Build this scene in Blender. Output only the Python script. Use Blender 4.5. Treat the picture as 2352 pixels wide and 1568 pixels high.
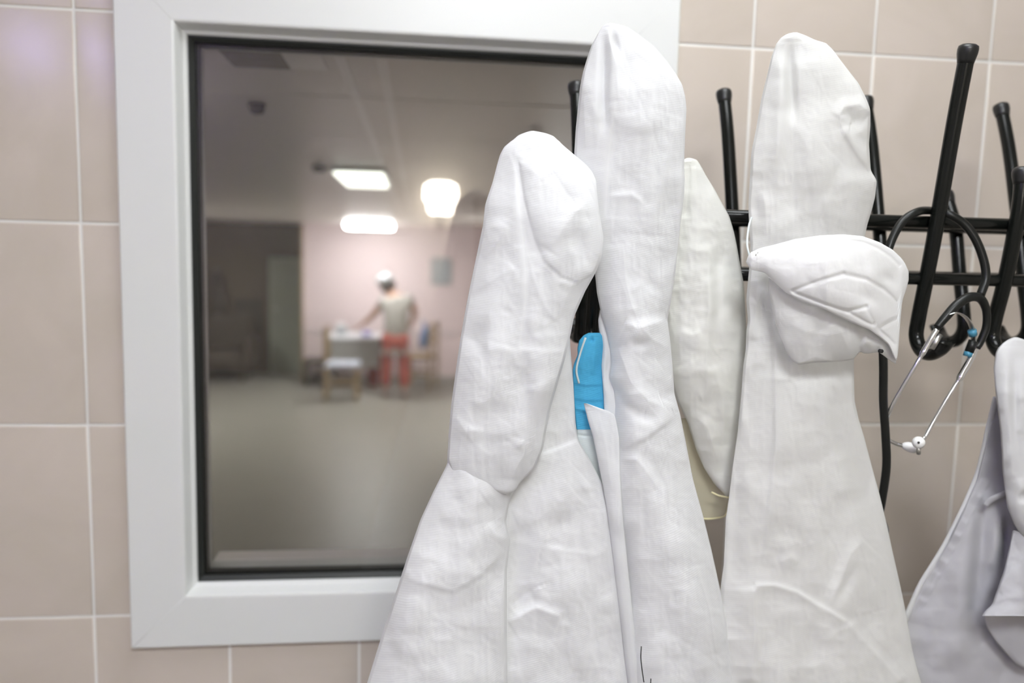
import bpy, bmesh, math, random
import numpy as np
from mathutils import Vector, Matrix, Quaternion

for o in list(bpy.data.objects):
    bpy.data.objects.remove(o, do_unlink=True)
scene = bpy.context.scene
COL = scene.collection
PI = math.pi
random.seed(7)

# ------------------------------------------------------------------ camera
FPX = 1854.937
CAM = np.array([0.49276, -1.27414, 1.94013])
RC = np.array([[0.9927973, -0.1172097, 0.0248075],
               [-0.0114970, 0.1129005, 0.9935398],
               [-0.1192532, -0.9866688, 0.1107398]])
cam_data = bpy.data.cameras.new('camera')
cam = bpy.data.objects.new('camera', cam_data)
COL.objects.link(cam)
M = Matrix.Identity(4)
for r in range(3):
    for c in range(3):
        M[r][c] = RC[c][r]
    M[r][3] = CAM[r]
cam.matrix_world = M
cam_data.sensor_width = 36.0
cam_data.sensor_fit = 'HORIZONTAL'
cam_data.lens = FPX / 2352 * 36
cam_data.clip_start = 0.02
cam_data.clip_end = 60
cam_data.dof.use_dof = True
cam_data.dof.focus_distance = 0.86
cam_data.dof.aperture_fstop = 2.4
scene.camera = cam

# ------------------------------------------------------------------ world, lights, exposure
world = bpy.data.worlds.new('world')
scene.world = world
world.use_nodes = True
world.node_tree.nodes['Background'].inputs[0].default_value = (0.9, 0.92, 1.0, 1)
world.node_tree.nodes['Background'].inputs[1].default_value = 0.02
vs = scene.view_settings
vs.view_transform = 'Standard'
vs.look = 'None'
vs.exposure = -0.03
vs.gamma = 1.0
vs.use_curve_mapping = False

CEIL = 3.05       # ceiling of the cloakroom the camera stands in
LAMP_MAIN = 11.0  # strength of the ceiling panels
LAMP_BACK = 41.0
LAMP_FAR = 36.0


# ------------------------------------------------------------------ small helpers
def ray(x, y):
    v = np.array([(x - 1176) / FPX, -(y - 784) / FPX, -1.0])
    return RC.T @ v


def atY(x, y, Y):
    d = ray(x, y)
    return CAM + d * (Y - CAM[1]) / d[1]


def atZ(x, y, Z):
    d = ray(x, y)
    return CAM + d * (Z - CAM[2]) / d[2]


def tag(o, label=None, cat=None, group=None, kind=None):
    if label: o['label'] = label
    if cat: o['category'] = cat
    if group: o['group'] = group
    if kind: o['kind'] = kind
    return o


def empty(name, loc=(0, 0, 0)):
    o = bpy.data.objects.new(name, None)
    o.empty_display_size = 0.05
    o.location = loc
    COL.objects.link(o)
    return o


def link(name, me, mat, parent=None):
    o = bpy.data.objects.new(name, me)
    if mat and not me.materials:
        me.materials.append(mat)
    COL.objects.link(o)
    if parent is not None:
        o.parent = parent
        o.matrix_parent_inverse = Matrix.Translation(parent.location).inverted() if parent.parent is None else \
            (Matrix.Translation(parent.parent.location) @ parent.matrix_parent_inverse @ Matrix.Translation(parent.location)).inverted()
    return o


def mesh_from(name, verts, faces, smooth=True):
    me = bpy.data.meshes.new(name)
    me.from_pydata([tuple(map(float, v)) for v in verts], [], [tuple(int(i) for i in f) for f in faces])
    me.validate()
    if smooth:
        me.polygons.foreach_set('use_smooth', [True] * len(me.polygons))
    me.update()
    return me


def bm_obj(name, bm, mat, parent=None, smooth=False, bevel=0.0, seg=2):
    if bevel > 0:
        bmesh.ops.bevel(bm, geom=list(bm.edges), offset=bevel, segments=seg, affect='EDGES', profile=0.5)
    bmesh.ops.recalc_face_normals(bm, faces=list(bm.faces))
    me = bpy.data.meshes.new(name)
    bm.to_mesh(me)
    bm.free()
    if smooth:
        me.polygons.foreach_set('use_smooth', [True] * len(me.polygons))
    return link(name, me, mat, parent)


def add_box(bm, x0, x1, y0, y1, z0, z1):
    vs_ = [bm.verts.new(v) for v in ((x0, y0, z0), (x1, y0, z0), (x1, y1, z0), (x0, y1, z0),
                                     (x0, y0, z1), (x1, y0, z1), (x1, y1, z1), (x0, y1, z1))]
    for f in ((0, 3, 2, 1), (4, 5, 6, 7), (0, 1, 5, 4), (1, 2, 6, 5), (2, 3, 7, 6), (3, 0, 4, 7)):
        bm.faces.new([vs_[i] for i in f])


def box(name, x0, x1, y0, y1, z0, z1, mat, parent=None, bevel=0.0, seg=2):
    bm = bmesh.new()
    add_box(bm, min(x0, x1), max(x0, x1), min(y0, y1), max(y0, y1), min(z0, z1), max(z0, z1))
    return bm_obj(name, bm, mat, parent, False, bevel, seg)


def catmull(pts, n=10):
    P = [np.array(p, float) for p in pts]
    P = [2 * P[0] - P[1]] + P + [2 * P[-1] - P[-2]]
    out = []
    for i in range(1, len(P) - 2):
        for k in range(n):
            t = k / n
            a, b, c, d = P[i - 1], P[i], P[i + 1], P[i + 2]
            out.append(0.5 * ((2 * b) + (-a + c) * t + (2 * a - 5 * b + 4 * c - d) * t * t + (-a + 3 * b - 3 * c + d) * t ** 3))
    out.append(P[-2])
    return np.array(out)


def tube_mesh(name, pts, radius, seg=14, flat=None, up=(1, 0, 0), cap=True):
    """pts (n,3); radius scalar or per point; flat: per point (ra, rb) multipliers along up-axis / other axis"""
    pts = np.array(pts, float)
    n = len(pts)
    rad = np.full(n, radius) if np.isscalar(radius) else np.array(radius, float)
    fa = np.ones((n, 2)) if flat is None else np.array(flat, float)
    T = np.gradient(pts, axis=0)
    T /= np.linalg.norm(T, axis=1)[:, None] + 1e-12
    A = np.array(up, float)
    verts, faces = [], []
    for i in range(n):
        a = A - T[i] * (A @ T[i])
        if np.linalg.norm(a) < 1e-3:
            a = np.cross(T[i], (0.3, 0.9, 0.1))
        a /= np.linalg.norm(a)
        b = np.cross(T[i], a)
        for k in range(seg):
            th = 2 * PI * k / seg
            verts.append(pts[i] + rad[i] * (fa[i, 0] * math.cos(th) * a + fa[i, 1] * math.sin(th) * b))
        A = a
    for i in range(n - 1):
        for k in range(seg):
            k2 = (k + 1) % seg
            faces.append((i * seg + k, i * seg + k2, (i + 1) * seg + k2, (i + 1) * seg + k))
    if cap:
        faces.append(tuple(range(seg))[::-1])
        faces.append(tuple((n - 1) * seg + k for k in range(seg)))
    return mesh_from(name, verts, faces)


def tube(name, pts, radius, mat, parent=None, seg=14, flat=None, up=(1, 0, 0), smooth_pts=0):
    if smooth_pts:
        pts = catmull(pts, smooth_pts)
    return link(name, tube_mesh(name, pts, radius, seg, flat, up), mat, parent)


def lathe_mesh(name, prof, origin, axis, seg=20):
    """prof: list of (r, h) along axis"""
    axis = np.array(axis, float); axis /= np.linalg.norm(axis)
    a = np.cross(axis, (0.31, 0.2, 0.9)); a /= np.linalg.norm(a)
    b = np.cross(axis, a)
    verts, faces = [], []
    for r, h in prof:
        for k in range(seg):
            th = 2 * PI * k / seg
            verts.append(np.array(origin) + axis * h + max(r, 1e-5) * (math.cos(th) * a + math.sin(th) * b))
    n = len(prof)
    for i in range(n - 1):
        for k in range(seg):
            k2 = (k + 1) % seg
            faces.append((i * seg + k, i * seg + k2, (i + 1) * seg + k2, (i + 1) * seg + k))
    faces.append(tuple(range(seg))[::-1])
    faces.append(tuple((n - 1) * seg + k for k in range(seg)))
    return mesh_from(name, verts, faces)


# ------------------------------------------------------------------ materials
def new_mat(name):
    m = bpy.data.materials.new(name)
    m.use_nodes = True
    nt = m.node_tree
    b = nt.nodes['Principled BSDF']
    return m, nt, b


def simple(name, col, rough=0.5, metal=0.0, spec=0.5, var=0.05, scale=20.0, bump=0.0, bscale=80.0, coat=0.0):
    m, nt, b = new_mat(name)
    N, L = nt.nodes, nt.links
    tc = N.new('ShaderNodeTexCoord')
    no = N.new('ShaderNodeTexNoise')
    no.inputs['Scale'].default_value = scale
    no.inputs['Detail'].default_value = 4
    L.new(tc.outputs['Object'], no.inputs['Vector'])
    mx = N.new('ShaderNodeMix'); mx.data_type = 'RGBA'
    mx.inputs[6].default_value = (*[c * (1 - var) for c in col], 1)
    mx.inputs[7].default_value = (*[min(1, c * (1 + var)) for c in col], 1)
    L.new(no.outputs['Fac'], mx.inputs[0])
    L.new(mx.outputs[2], b.inputs['Base Color'])
    b.inputs['Roughness'].default_value = rough
    b.inputs['Metallic'].default_value = metal
    b.inputs['Specular IOR Level'].default_value = spec
    b.inputs['Coat Weight'].default_value = coat
    if bump > 0:
        n2 = N.new('ShaderNodeTexNoise'); n2.inputs['Scale'].default_value = bscale; n2.inputs['Detail'].default_value = 3
        L.new(tc.outputs['Object'], n2.inputs['Vector'])
        bp = N.new('ShaderNodeBump'); bp.inputs['Strength'].default_value = bump; bp.inputs['Distance'].default_value = 0.002
        L.new(n2.outputs['Fac'], bp.inputs['Height'])
        L.new(bp.outputs['Normal'], b.inputs['Normal'])
    return m


def emis(name, col, strength):
    m, nt, b = new_mat(name)
    b.inputs['Base Color'].default_value = (*col, 1)
    b.inputs['Emission Color'].default_value = (*col, 1)
    b.inputs['Emission Strength'].default_value = strength
    return m


def tile_mat(name, c1, c2, rough=0.2):
    m, nt, b = new_mat(name)
    N, L = nt.nodes, nt.links
    tc = N.new('ShaderNodeTexCoord')
    oi = N.new('ShaderNodeObjectInfo')
    add = N.new('ShaderNodeVectorMath'); add.operation = 'ADD'
    L.new(tc.outputs['Object'], add.inputs[0])
    sc = N.new('ShaderNodeVectorMath'); sc.operation = 'SCALE'; sc.inputs['Scale'].default_value = 40
    cx = N.new('ShaderNodeCombineXYZ')
    for i in range(3): L.new(oi.outputs['Random'], cx.inputs[i])
    L.new(cx.outputs[0], sc.inputs[0]); L.new(sc.outputs[0], add.inputs[1])
    no = N.new('ShaderNodeTexNoise'); no.inputs['Scale'].default_value = 7; no.inputs['Detail'].default_value = 5
    no.inputs['Distortion'].default_value = 0.8
    L.new(add.outputs[0], no.inputs['Vector'])
    cr = N.new('ShaderNodeValToRGB')
    cr.color_ramp.elements[0].position = 0.33; cr.color_ramp.elements[0].color = (*c1, 1)
    cr.color_ramp.elements[1].position = 0.68; cr.color_ramp.elements[1].color = (*c2, 1)
    L.new(no.outputs['Fac'], cr.inputs[0])
    L.new(cr.outputs[0], b.inputs['Base Color'])
    b.inputs['Roughness'].default_value = rough
    n2 = N.new('ShaderNodeTexNoise'); n2.inputs['Scale'].default_value = 9; n2.inputs['Detail'].default_value = 1
    L.new(add.outputs[0], n2.inputs['Vector'])
    bp = N.new('ShaderNodeBump'); bp.inputs['Strength'].default_value = 0.25; bp.inputs['Distance'].default_value = 0.004
    L.new(n2.outputs['Fac'], bp.inputs['Height']); L.new(bp.outputs['Normal'], b.inputs['Normal'])
    return m


def cloth_mat(name, col, translucent=0.3, transparent=0.0, emboss=0.25, stains=None, rough=0.75, pitch=520, sheen=0.0):
    """spun non-woven: diffuse front, light leaking through, a fine embossed dot rib"""
    m = bpy.data.materials.new(name)
    m.use_nodes = True
    nt = m.node_tree
    N, L = nt.nodes, nt.links
    b = N['Principled BSDF']; out = N['Material Output']
    tc = N.new('ShaderNodeTexCoord')
    no = N.new('ShaderNodeTexNoise'); no.inputs['Scale'].default_value = 26; no.inputs['Detail'].default_value = 6
    L.new(tc.outputs['Object'], no.inputs['Vector'])
    mx = N.new('ShaderNodeMix'); mx.data_type = 'RGBA'
    mx.inputs[6].default_value = (*[c * 0.96 for c in col], 1)
    mx.inputs[7].default_value = (*[min(1, c * 1.02) for c in col], 1)
    L.new(no.outputs['Fac'], mx.inputs[0])
    colout = mx.outputs[2]
    if stains:
        ns = N.new('ShaderNodeTexNoise'); ns.inputs['Scale'].default_value = 16; ns.inputs['Detail'].default_value = 5
        ns.inputs['Distortion'].default_value = 1.2
        L.new(tc.outputs['Object'], ns.inputs['Vector'])
        cr = N.new('ShaderNodeValToRGB')
        cr.color_ramp.elements[0].position = 0.62; cr.color_ramp.elements[0].color = (0, 0, 0, 1)
        cr.color_ramp.elements[1].position = 0.78; cr.color_ramp.elements[1].color = (0.55, 0.55, 0.55, 1)
        L.new(ns.outputs['Fac'], cr.inputs[0])
        m2 = N.new('ShaderNodeMix'); m2.data_type = 'RGBA'
        L.new(cr.outputs[0], m2.inputs[0]); L.new(colout, m2.inputs[6]); m2.inputs[7].default_value = (*stains, 1)
        colout = m2.outputs[2]
    L.new(colout, b.inputs['Base Color'])
    b.inputs['Roughness'].default_value = rough
    b.inputs['Specular IOR Level'].default_value = 0.25
    # fine relief
    mp = N.new('ShaderNodeMapping'); mp.inputs['Rotation'].default_value = (0.0, 0.25, 0.0)
    L.new(tc.outputs['Object'], mp.inputs['Vector'])
    wv = N.new('ShaderNodeTexWave'); wv.wave_type = 'BANDS'; wv.bands_direction = 'Z'
    wv.inputs['Scale'].default_value = pitch / 6.283 * 1.6; wv.inputs['Distortion'].default_value = 0.6
    L.new(mp.outputs[0], wv.inputs['Vector'])
    n3 = N.new('ShaderNodeTexNoise'); n3.inputs['Scale'].default_value = 420; n3.inputs['Detail'].default_value = 2
    L.new(tc.outputs['Object'], n3.inputs['Vector'])
    ad = N.new('ShaderNodeMath'); ad.operation = 'ADD'
    L.new(wv.outputs['Fac'], ad.inputs[0]); L.new(n3.outputs['Fac'], ad.inputs[1])
    bp = N.new('ShaderNodeBump'); bp.inputs['Strength'].default_value = emboss; bp.inputs['Distance'].default_value = 0.0004
    L.new(ad.outputs[0], bp.inputs['Height']); L.new(bp.outputs['Normal'], b.inputs['Normal'])
    tr = N.new('ShaderNodeBsdfTranslucent')
    L.new(colout, tr.inputs['Color'])
    ms = N.new('ShaderNodeMixShader'); ms.inputs[0].default_value = translucent
    L.new(b.outputs[0], ms.inputs[1]); L.new(tr.outputs[0], ms.inputs[2])
    last = ms
    if transparent > 0:
        tp = N.new('ShaderNodeBsdfTransparent')
        m3 = N.new('ShaderNodeMixShader'); m3.inputs[0].default_value = transparent
        L.new(ms.outputs[0], m3.inputs[1]); L.new(tp.outputs[0], m3.inputs[2])
        last = m3
    L.new(last.outputs[0], out.inputs['Surface'])
    return m


def film_mat(name, col, clear=0.8, rough=0.12):
    m = bpy.data.materials.new(name); m.use_nodes = True
    nt = m.node_tree; N, L = nt.nodes, nt.links
    b = N['Principled BSDF']; out = N['Material Output']
    b.inputs['Base Color'].default_value = (*col, 1); b.inputs['Roughness'].default_value = rough
    tc = N.new('ShaderNodeTexCoord')
    no = N.new('ShaderNodeTexNoise'); no.inputs['Scale'].default_value = 14
    L.new(tc.outputs['Object'], no.inputs['Vector'])
    mr = N.new('ShaderNodeMapRange'); mr.inputs['To Min'].default_value = clear - 0.06; mr.inputs['To Max'].default_value = clear + 0.06
    L.new(no.outputs['Fac'], mr.inputs['Value'])
    tp = N.new('ShaderNodeBsdfTransparent'); tp.inputs['Color'].default_value = (*[0.5 + 0.5 * c for c in col], 1)
    ms = N.new('ShaderNodeMixShader')
    L.new(mr.outputs[0], ms.inputs[0]); L.new(b.outputs[0], ms.inputs[1]); L.new(tp.outputs[0], ms.inputs[2])
    L.new(ms.outputs[0], out.inputs['Surface'])
    return m


def glass_mat():
    m = bpy.data.materials.new('window_glass'); m.use_nodes = True
    nt = m.node_tree; N, L = nt.nodes, nt.links
    N.remove(N['Principled BSDF']); out = N['Material Output']
    tp = N.new('ShaderNodeBsdfTransparent'); tp.inputs['Color'].default_value = (0.945, 0.945, 0.94, 1)
    gl = N.new('ShaderNodeBsdfGlossy'); gl.inputs['Roughness'].default_value = 0.0
    fr = N.new('ShaderNodeFresnel'); fr.inputs['IOR'].default_value = 1.5
    ms = N.new('ShaderNodeMixShader')
    L.new(fr.outputs[0], ms.inputs[0]); L.new(tp.outputs[0], ms.inputs[1]); L.new(gl.outputs[0], ms.inputs[2])
    L.new(ms.outputs[0], out.inputs['Surface'])
    return m


MT = {}
MT['tile'] = tile_mat('beige_tile', (0.575, 0.51, 0.44), (0.625, 0.555, 0.49))
MT['grout'] = simple('pale_grout', (0.80, 0.79, 0.76), 0.85, var=0.04, bump=0.2)
MT['upvc'] = simple('white_upvc', (0.75, 0.76, 0.75), 0.35, var=0.012, scale=6)
MT['seam'] = simple('grey_mitre_seam', (0.72, 0.73, 0.72), 0.5)
MT['gasket'] = simple('black_rubber_gasket', (0.012, 0.014, 0.012), 0.45)
MT['glass'] = glass_mat()
MT['black'] = simple('black_powder_coat', (0.006, 0.007, 0.006), 0.22, spec=0.32, var=0.1, bump=0.03, bscale=300)
MT['black_cap'] = simple('black_plastic_cap', (0.014, 0.014, 0.014), 0.35)
MT['gown'] = cloth_mat('white_nonwoven', (0.89, 0.895, 0.905), 0.34, emboss=0.16)
MT['gown_warm'] = cloth_mat('white_thin_nonwoven', (0.885, 0.885, 0.87), 0.38, 0.0, emboss=0.12)
MT['film_gown'] = cloth_mat('milky_film', (0.86, 0.86, 0.82), 0.24, 0.08, emboss=0.1, stains=(0.50, 0.50, 0.47), rough=0.5)
MT['respirator'] = cloth_mat('respirator_fleece', (0.90, 0.90, 0.90), 0.15, emboss=0.12, pitch=900)
MT['respirator_in'] = cloth_mat('respirator_lining', (0.84, 0.84, 0.83), 0.25, emboss=0.1)
MT['cotton'] = cloth_mat('white_cotton', (0.69, 0.69, 0.695), 0.12, emboss=0.35, pitch=1800)
MT['cotton_lilac'] = cloth_mat('lilac_white_cotton', (0.53, 0.525, 0.55), 0.16, emboss=0.3, pitch=1800)  # both coat tones are darkened to hold the shade over the coat
MT['blue_mask'] = cloth_mat('blue_mask_fabric', (0.10, 0.52, 0.82), 0.3, 0.10, emboss=0.3)
MT['mask_white'] = cloth_mat('mask_white_edge', (0.80, 0.86, 0.86), 0.3, emboss=0.2)
MT['film'] = film_mat('yellowish_clear_film', (0.80, 0.76, 0.62), 0.62)
MT['film_rim'] = simple('yellow_rim', (0.80, 0.74, 0.46), 0.35)
MT['rubber'] = simple('black_tubing', (0.008, 0.009, 0.008), 0.36, spec=0.35)
MT['chrome'] = simple('chrome', (0.82, 0.83, 0.84), 0.12, metal=1.0, var=0.02)
MT['steel'] = simple('brushed_steel', (0.62, 0.62, 0.60), 0.3, metal=1.0)
MT['clip_blue'] = simple('blue_tape', (0.06, 0.25, 0.38), 0.4)
MT['eartip'] = simple('white_ear_tip', (0.80, 0.80, 0.79), 0.4)
MT['hole'] = simple('dark_hole', (0.02, 0.02, 0.02), 0.8)
MT['plaster'] = simple('white_plaster', (0.50, 0.47, 0.42), 0.8, var=0.03, scale=4, bump=0.1)
MT['ceiling_paint'] = simple('white_ceiling_paint', (0.82, 0.83, 0.82), 0.8, var=0.02, scale=4)
MT['front_floor'] = tile_mat('grey_floor_tile', (0.17, 0.155, 0.13), (0.21, 0.19, 0.165), 0.3)
MT['ink'] = simple('dark_ink', (0.03, 0.03, 0.03), 0.7)
# far hall
MT['hall_floor'] = simple('hall_floor', (0.29, 0.28, 0.245), 0.40, var=0.06, scale=3)
MT['hall_ceiling'] = simple('hall_ceiling', (0.80, 0.755, 0.70), 0.32, var=0.03, scale=2)
MT['hall_rib'] = simple('hall_ceiling_strip', (0.95, 0.92, 0.90), 0.32)
MT['olive_hatch'] = simple('olive_hatch', (0.30, 0.28, 0.20), 0.6)
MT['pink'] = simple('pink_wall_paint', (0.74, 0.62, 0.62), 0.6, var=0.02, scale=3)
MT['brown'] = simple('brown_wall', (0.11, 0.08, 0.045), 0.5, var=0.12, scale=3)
MT['dado'] = simple('pale_dado', (0.64, 0.56, 0.56), 0.5)
MT['skirting'] = simple('grey_skirting', (0.34, 0.32, 0.29), 0.5)
MT['green_door'] = simple('grey_green_door', (0.34, 0.37, 0.30), 0.45)
MT['oak'] = simple('light_wood', (0.33, 0.24, 0.13), 0.5, var=0.15, scale=12)
MT['dark_wood'] = simple('dark_wood', (0.05, 0.036, 0.022), 0.5, var=0.15)
MT['dark_board'] = simple('dark_board', (0.055, 0.045, 0.028), 0.5)
MT['white_top'] = simple('white_table_top', (0.82, 0.83, 0.86), 0.35)
MT['grey_panel'] = simple('grey_table_panel', (0.42, 0.42, 0.41), 0.5)
MT['seat'] = simple('pale_blue_seat', (0.60, 0.64, 0.74), 0.5)
MT['red_bucket'] = simple('dark_red_plastic', (0.22, 0.012, 0.015), 0.4)
MT['purple'] = simple('purple_plastic', (0.22, 0.18, 0.50), 0.5)
MT['bag_blue'] = simple('blue_bag', (0.14, 0.24, 0.48), 0.6)
MT['board_grey'] = simple('grey_board', (0.40, 0.42, 0.43), 0.5)
MT['tunic'] = simple('white_tunic', (0.36, 0.34, 0.31), 0.8, var=0.08, scale=30, bump=0.3, bscale=30)
MT['trousers'] = simple('red_trousers', (0.36, 0.075, 0.055), 0.8, var=0.1, scale=30)
MT['skin'] = simple('skin', (0.48, 0.27, 0.18), 0.55)
MT['hair'] = simple('dark_hair', (0.06, 0.05, 0.045), 0.6)
MT['cap'] = simple('white_cap', (0.50, 0.51, 0.52), 0.8)
MT['shoe'] = simple('shoe', (0.30, 0.22, 0.20), 0.6)
MT['sill'] = simple('pinkish_sill', (0.90, 0.84, 0.82), 0.4)
MT['lamp_panel'] = emis('lit_panel', (0.95, 0.985, 1.0), LAMP_MAIN)
MT['lamp_panel_b'] = emis('lit_panel_dim', (0.95, 0.985, 1.0), LAMP_BACK)
MT['globe'] = emis('lit_globe', (1.0, 0.93, 0.82), 60.0)
MT['violet'] = emis('violet_tube', (0.50, 0.42, 1.0), 60.0)
MT['lamp_far'] = emis('lit_far_panel', (0.98, 0.99, 1.0), LAMP_FAR)
MT['fill_far_side'] = emis('added_sill_fill', (1.0, 0.96, 0.92), 5.5)  # glow of the unseen fill added for the sill
MT['fill_hang'] = emis('added_hanging_fill', (0.98, 0.99, 1.0), 38.0)  # glow of the two invented fills hung in the hall
MT['lamp_far_near'] = emis('lit_far_panel_near', (0.97, 1.0, 0.92), 3.0)

# ------------------------------------------------------------------ tiled wall with the window opening
TW, TH, G = 0.204, 0.304, 0.004
ROW0 = 2.27
X0, X1 = -1.15, 2.35               # cloakroom side walls
WL, WR, WB, WT = 0.058, 0.895, 1.309, 2.342   # outer rectangle of the window frame
OL, OR, OB, OT = WL + .03, WR - .03, WB + .03, WT - .03   # hole in the wall
WALL_T = 0.13
BACK_Y = -3.3

bm = bmesh.new()
for a in ((X0, OL, 0, CEIL), (OR, X1, 0, CEIL), (OL, OR, 0, OB), (OL, OR, OT, CEIL)):
    add_box(bm, a[0], a[1], -0.0004, WALL_T, a[2], a[3])
wall_front = bm_obj('wall_front', bm, MT['grout'])
tag(wall_front, 'beige tiled wall around the white framed window', 'wall', kind='structure')


def prism(poly, y0, y1, bev):
    b_ = bmesh.new()
    top = [b_.verts.new((x, y0, z)) for x, z in poly]
    f = b_.faces.new(top)
    ret = bmesh.ops.extrude_face_region(b_, geom=[f])
    for v in ret['geom']:
        if isinstance(v, bmesh.types.BMVert):
            v.co.y = y1
    bmesh.ops.recalc_face_normals(b_, faces=list(b_.faces))
    ed = [e for e in b_.edges if all(abs(v.co.y - y0) < 1e-6 for v in e.verts)]
    bmesh.ops.bevel(b_, geom=ed, offset=bev, segments=3, affect='EDGES', profile=0.6)
    return b_


full_tile = None
cols = range(math.floor((X0) / TW), math.ceil(X1 / TW))
for c in cols:
    for r in range(-2, 8):
        x0, x1 = c * TW + G / 2, (c + 1) * TW - G / 2
        z1, z0 = ROW0 - r * TH - G / 2, ROW0 - (r + 1) * TH + G / 2
        x0, x1 = max(x0, X0), min(x1, X1)
        z0, z1 = max(z0, 0.0), min(z1, CEIL)
        if x1 - x0 < .01 or z1 - z0 < .01:
            continue
        inx0, inx1, inz0, inz1 = max(x0, OL), min(x1, OR), max(z0, OB), min(z1, OT)
        if inx1 - inx0 > 1e-4 and inz1 - inz0 > 1e-4:
            xin = (x0 >= OL, x1 <= OR); zin = (z0 >= OB, z1 <= OT)
            if all(xin) and all(zin):
                continue
            if all(xin):
                poly = [(x0, z0), (x1, z0), (x1, OB), (x0, OB)] if not zin[0] else [(x0, OT), (x1, OT), (x1, z1), (x0, z1)]
            elif all(zin):
                poly = [(x0, z0), (OL, z0), (OL, z1), (x0, z1)] if not xin[0] else [(OR, z0), (x1, z0), (x1, z1), (OR, z1)]
            elif not xin[0] and not zin[0]:
                poly = [(x0, z0), (x1, z0), (x1, OB), (OL, OB), (OL, z1), (x0, z1)]
            elif not xin[1] and not zin[0]:
                poly = [(x0, z0), (x1, z0), (x1, z1), (OR, z1), (OR, OB), (x0, OB)]
            elif not xin[0]:
                poly = [(x0, z0), (OL, z0), (OL, OT), (x1, OT), (x1, z1), (x0, z1)]
            else:
                poly = [(OR, z0), (x1, z0), (x1, z1), (x0, z1), (x0, OT), (OR, OT)]
            bm_obj('tile', prism(poly, -0.0018, 0.0035, 0.0016), MT['tile'], wall_front, True)
        elif abs((x1 - x0) - (TW - G)) < 1e-5 and abs((z1 - z0) - (TH - G)) < 1e-5:
            if full_tile is None:
                w_, h_ = (TW - G) / 2, (TH - G) / 2
                t = bm_obj('tile', prism([(-w_, -h_), (w_, -h_), (w_, h_), (-w_, h_)], -0.0018, 0.0035, 0.0016), MT['tile'], wall_front, True)
                full_tile = t.data
            else:
                t = link('tile', full_tile, None, wall_front)
            t.location = ((x0 + x1) / 2, 0, (z0 + z1) / 2)
        else:
            bm_obj('tile', prism([(x0, z0), (x1, z0), (x1, z1), (x0, z1)], -0.0018, 0.0035, 0.0016), MT['tile'], wall_front, True)

# cloakroom shell behind the camera
tag(box('floor', X0, X1, BACK_Y, WALL_T, -0.06, 0, MT['front_floor']), 'grey floor of the cloakroom', 'floor', kind='structure')
tag(box('ceiling', X0, X1, BACK_Y, WALL_T, CEIL, CEIL + .06, MT['ceiling_paint']), 'white ceiling of the cloakroom', 'ceiling', kind='structure')
tag(box('wall_left', X0 - .06, X0, BACK_Y, WALL_T, 0, CEIL, MT['plaster']), 'plain white side wall of the cloakroom', 'wall', kind='structure')
tag(box('wall_right', X1, X1 + .06, BACK_Y, WALL_T, 0, CEIL, MT['plaster']), 'plain white wall beside the coat rack', 'wall', kind='structure')
tag(box('wall_back', X0, X1, BACK_Y - .06, BACK_Y, 0, CEIL, MT['plaster']), 'plain wall behind the camera', 'wall', kind='structure')


def ceiling_panel(x, y, sx, sy, mat, label):
    e = empty('ceiling_lamp', (x, y, CEIL))
    tag(e, label, 'ceiling lamp')
    bm_ = bmesh.new()
    for a in ((-sx / 2 - .02, -sx / 2, -sy / 2 - .02, sy / 2 + .02), (sx / 2, sx / 2 + .02, -sy / 2 - .02, sy / 2 + .02),
              (-sx / 2, sx / 2, -sy / 2 - .02, -sy / 2), (-sx / 2, sx / 2, sy / 2, sy / 2 + .02)):
        add_box(bm_, x + a[0], x + a[1], y + a[2], y + a[3], CEIL - .03, CEIL - .001)
    bm_obj('frame', bm_, MT['upvc'], e)
    box('diffuser', x - sx / 2, x + sx / 2, y - sy / 2, y + sy / 2, CEIL - .022, CEIL - .004, mat, e)
    return e


ceiling_panel(0.92, -0.60, 0.58, 0.58, MT['lamp_panel'], 'square lit ceiling panel above the coat rack')
ceiling_panel(0.62, -2.0, 0.58, 0.58, MT['lamp_panel_b'], 'square lit ceiling panel behind the camera')

# ------------------------------------------------------------------ window
win = empty('window_1', ((WL + WR) / 2, 0, WB))
tag(win, 'white plastic framed window looking into the hall', 'window', kind='structure')


def frame_bar(name, side, prof, L_, R_, B_, T_, mat, parent):
    """prof: list of (inset, y). A mitred bar of the rectangle."""
    v = []
    for ins, y in prof:
        l, r, b, t = L_ + ins, R_ - ins, B_ + ins, T_ - ins
        pa, pb = {'l': ((l, y, b), (l, y, t)), 'r': ((r, y, t), (r, y, b)), 'b': ((r, y, b), (l, y, b)), 't': ((l, y, t), (r, y, t))}[side]
        v += [pa, pb]
    n = len(prof)
    f = []
    for i in range(n):
        j = (i + 1) % n
        f.append((2 * i, 2 * i + 1, 2 * j + 1, 2 * j))
    f.append(tuple(2 * i for i in range(n))[::-1])
    f.append(tuple(2 * i + 1 for i in range(n)))
    me = mesh_from(name, v, f, False)
    b_ = bmesh.new(); b_.from_mesh(me); bmesh.ops.recalc_face_normals(b_, faces=list(b_.faces)); b_.to_mesh(me); b_.free()
    return link(name, me, mat, parent)


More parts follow.
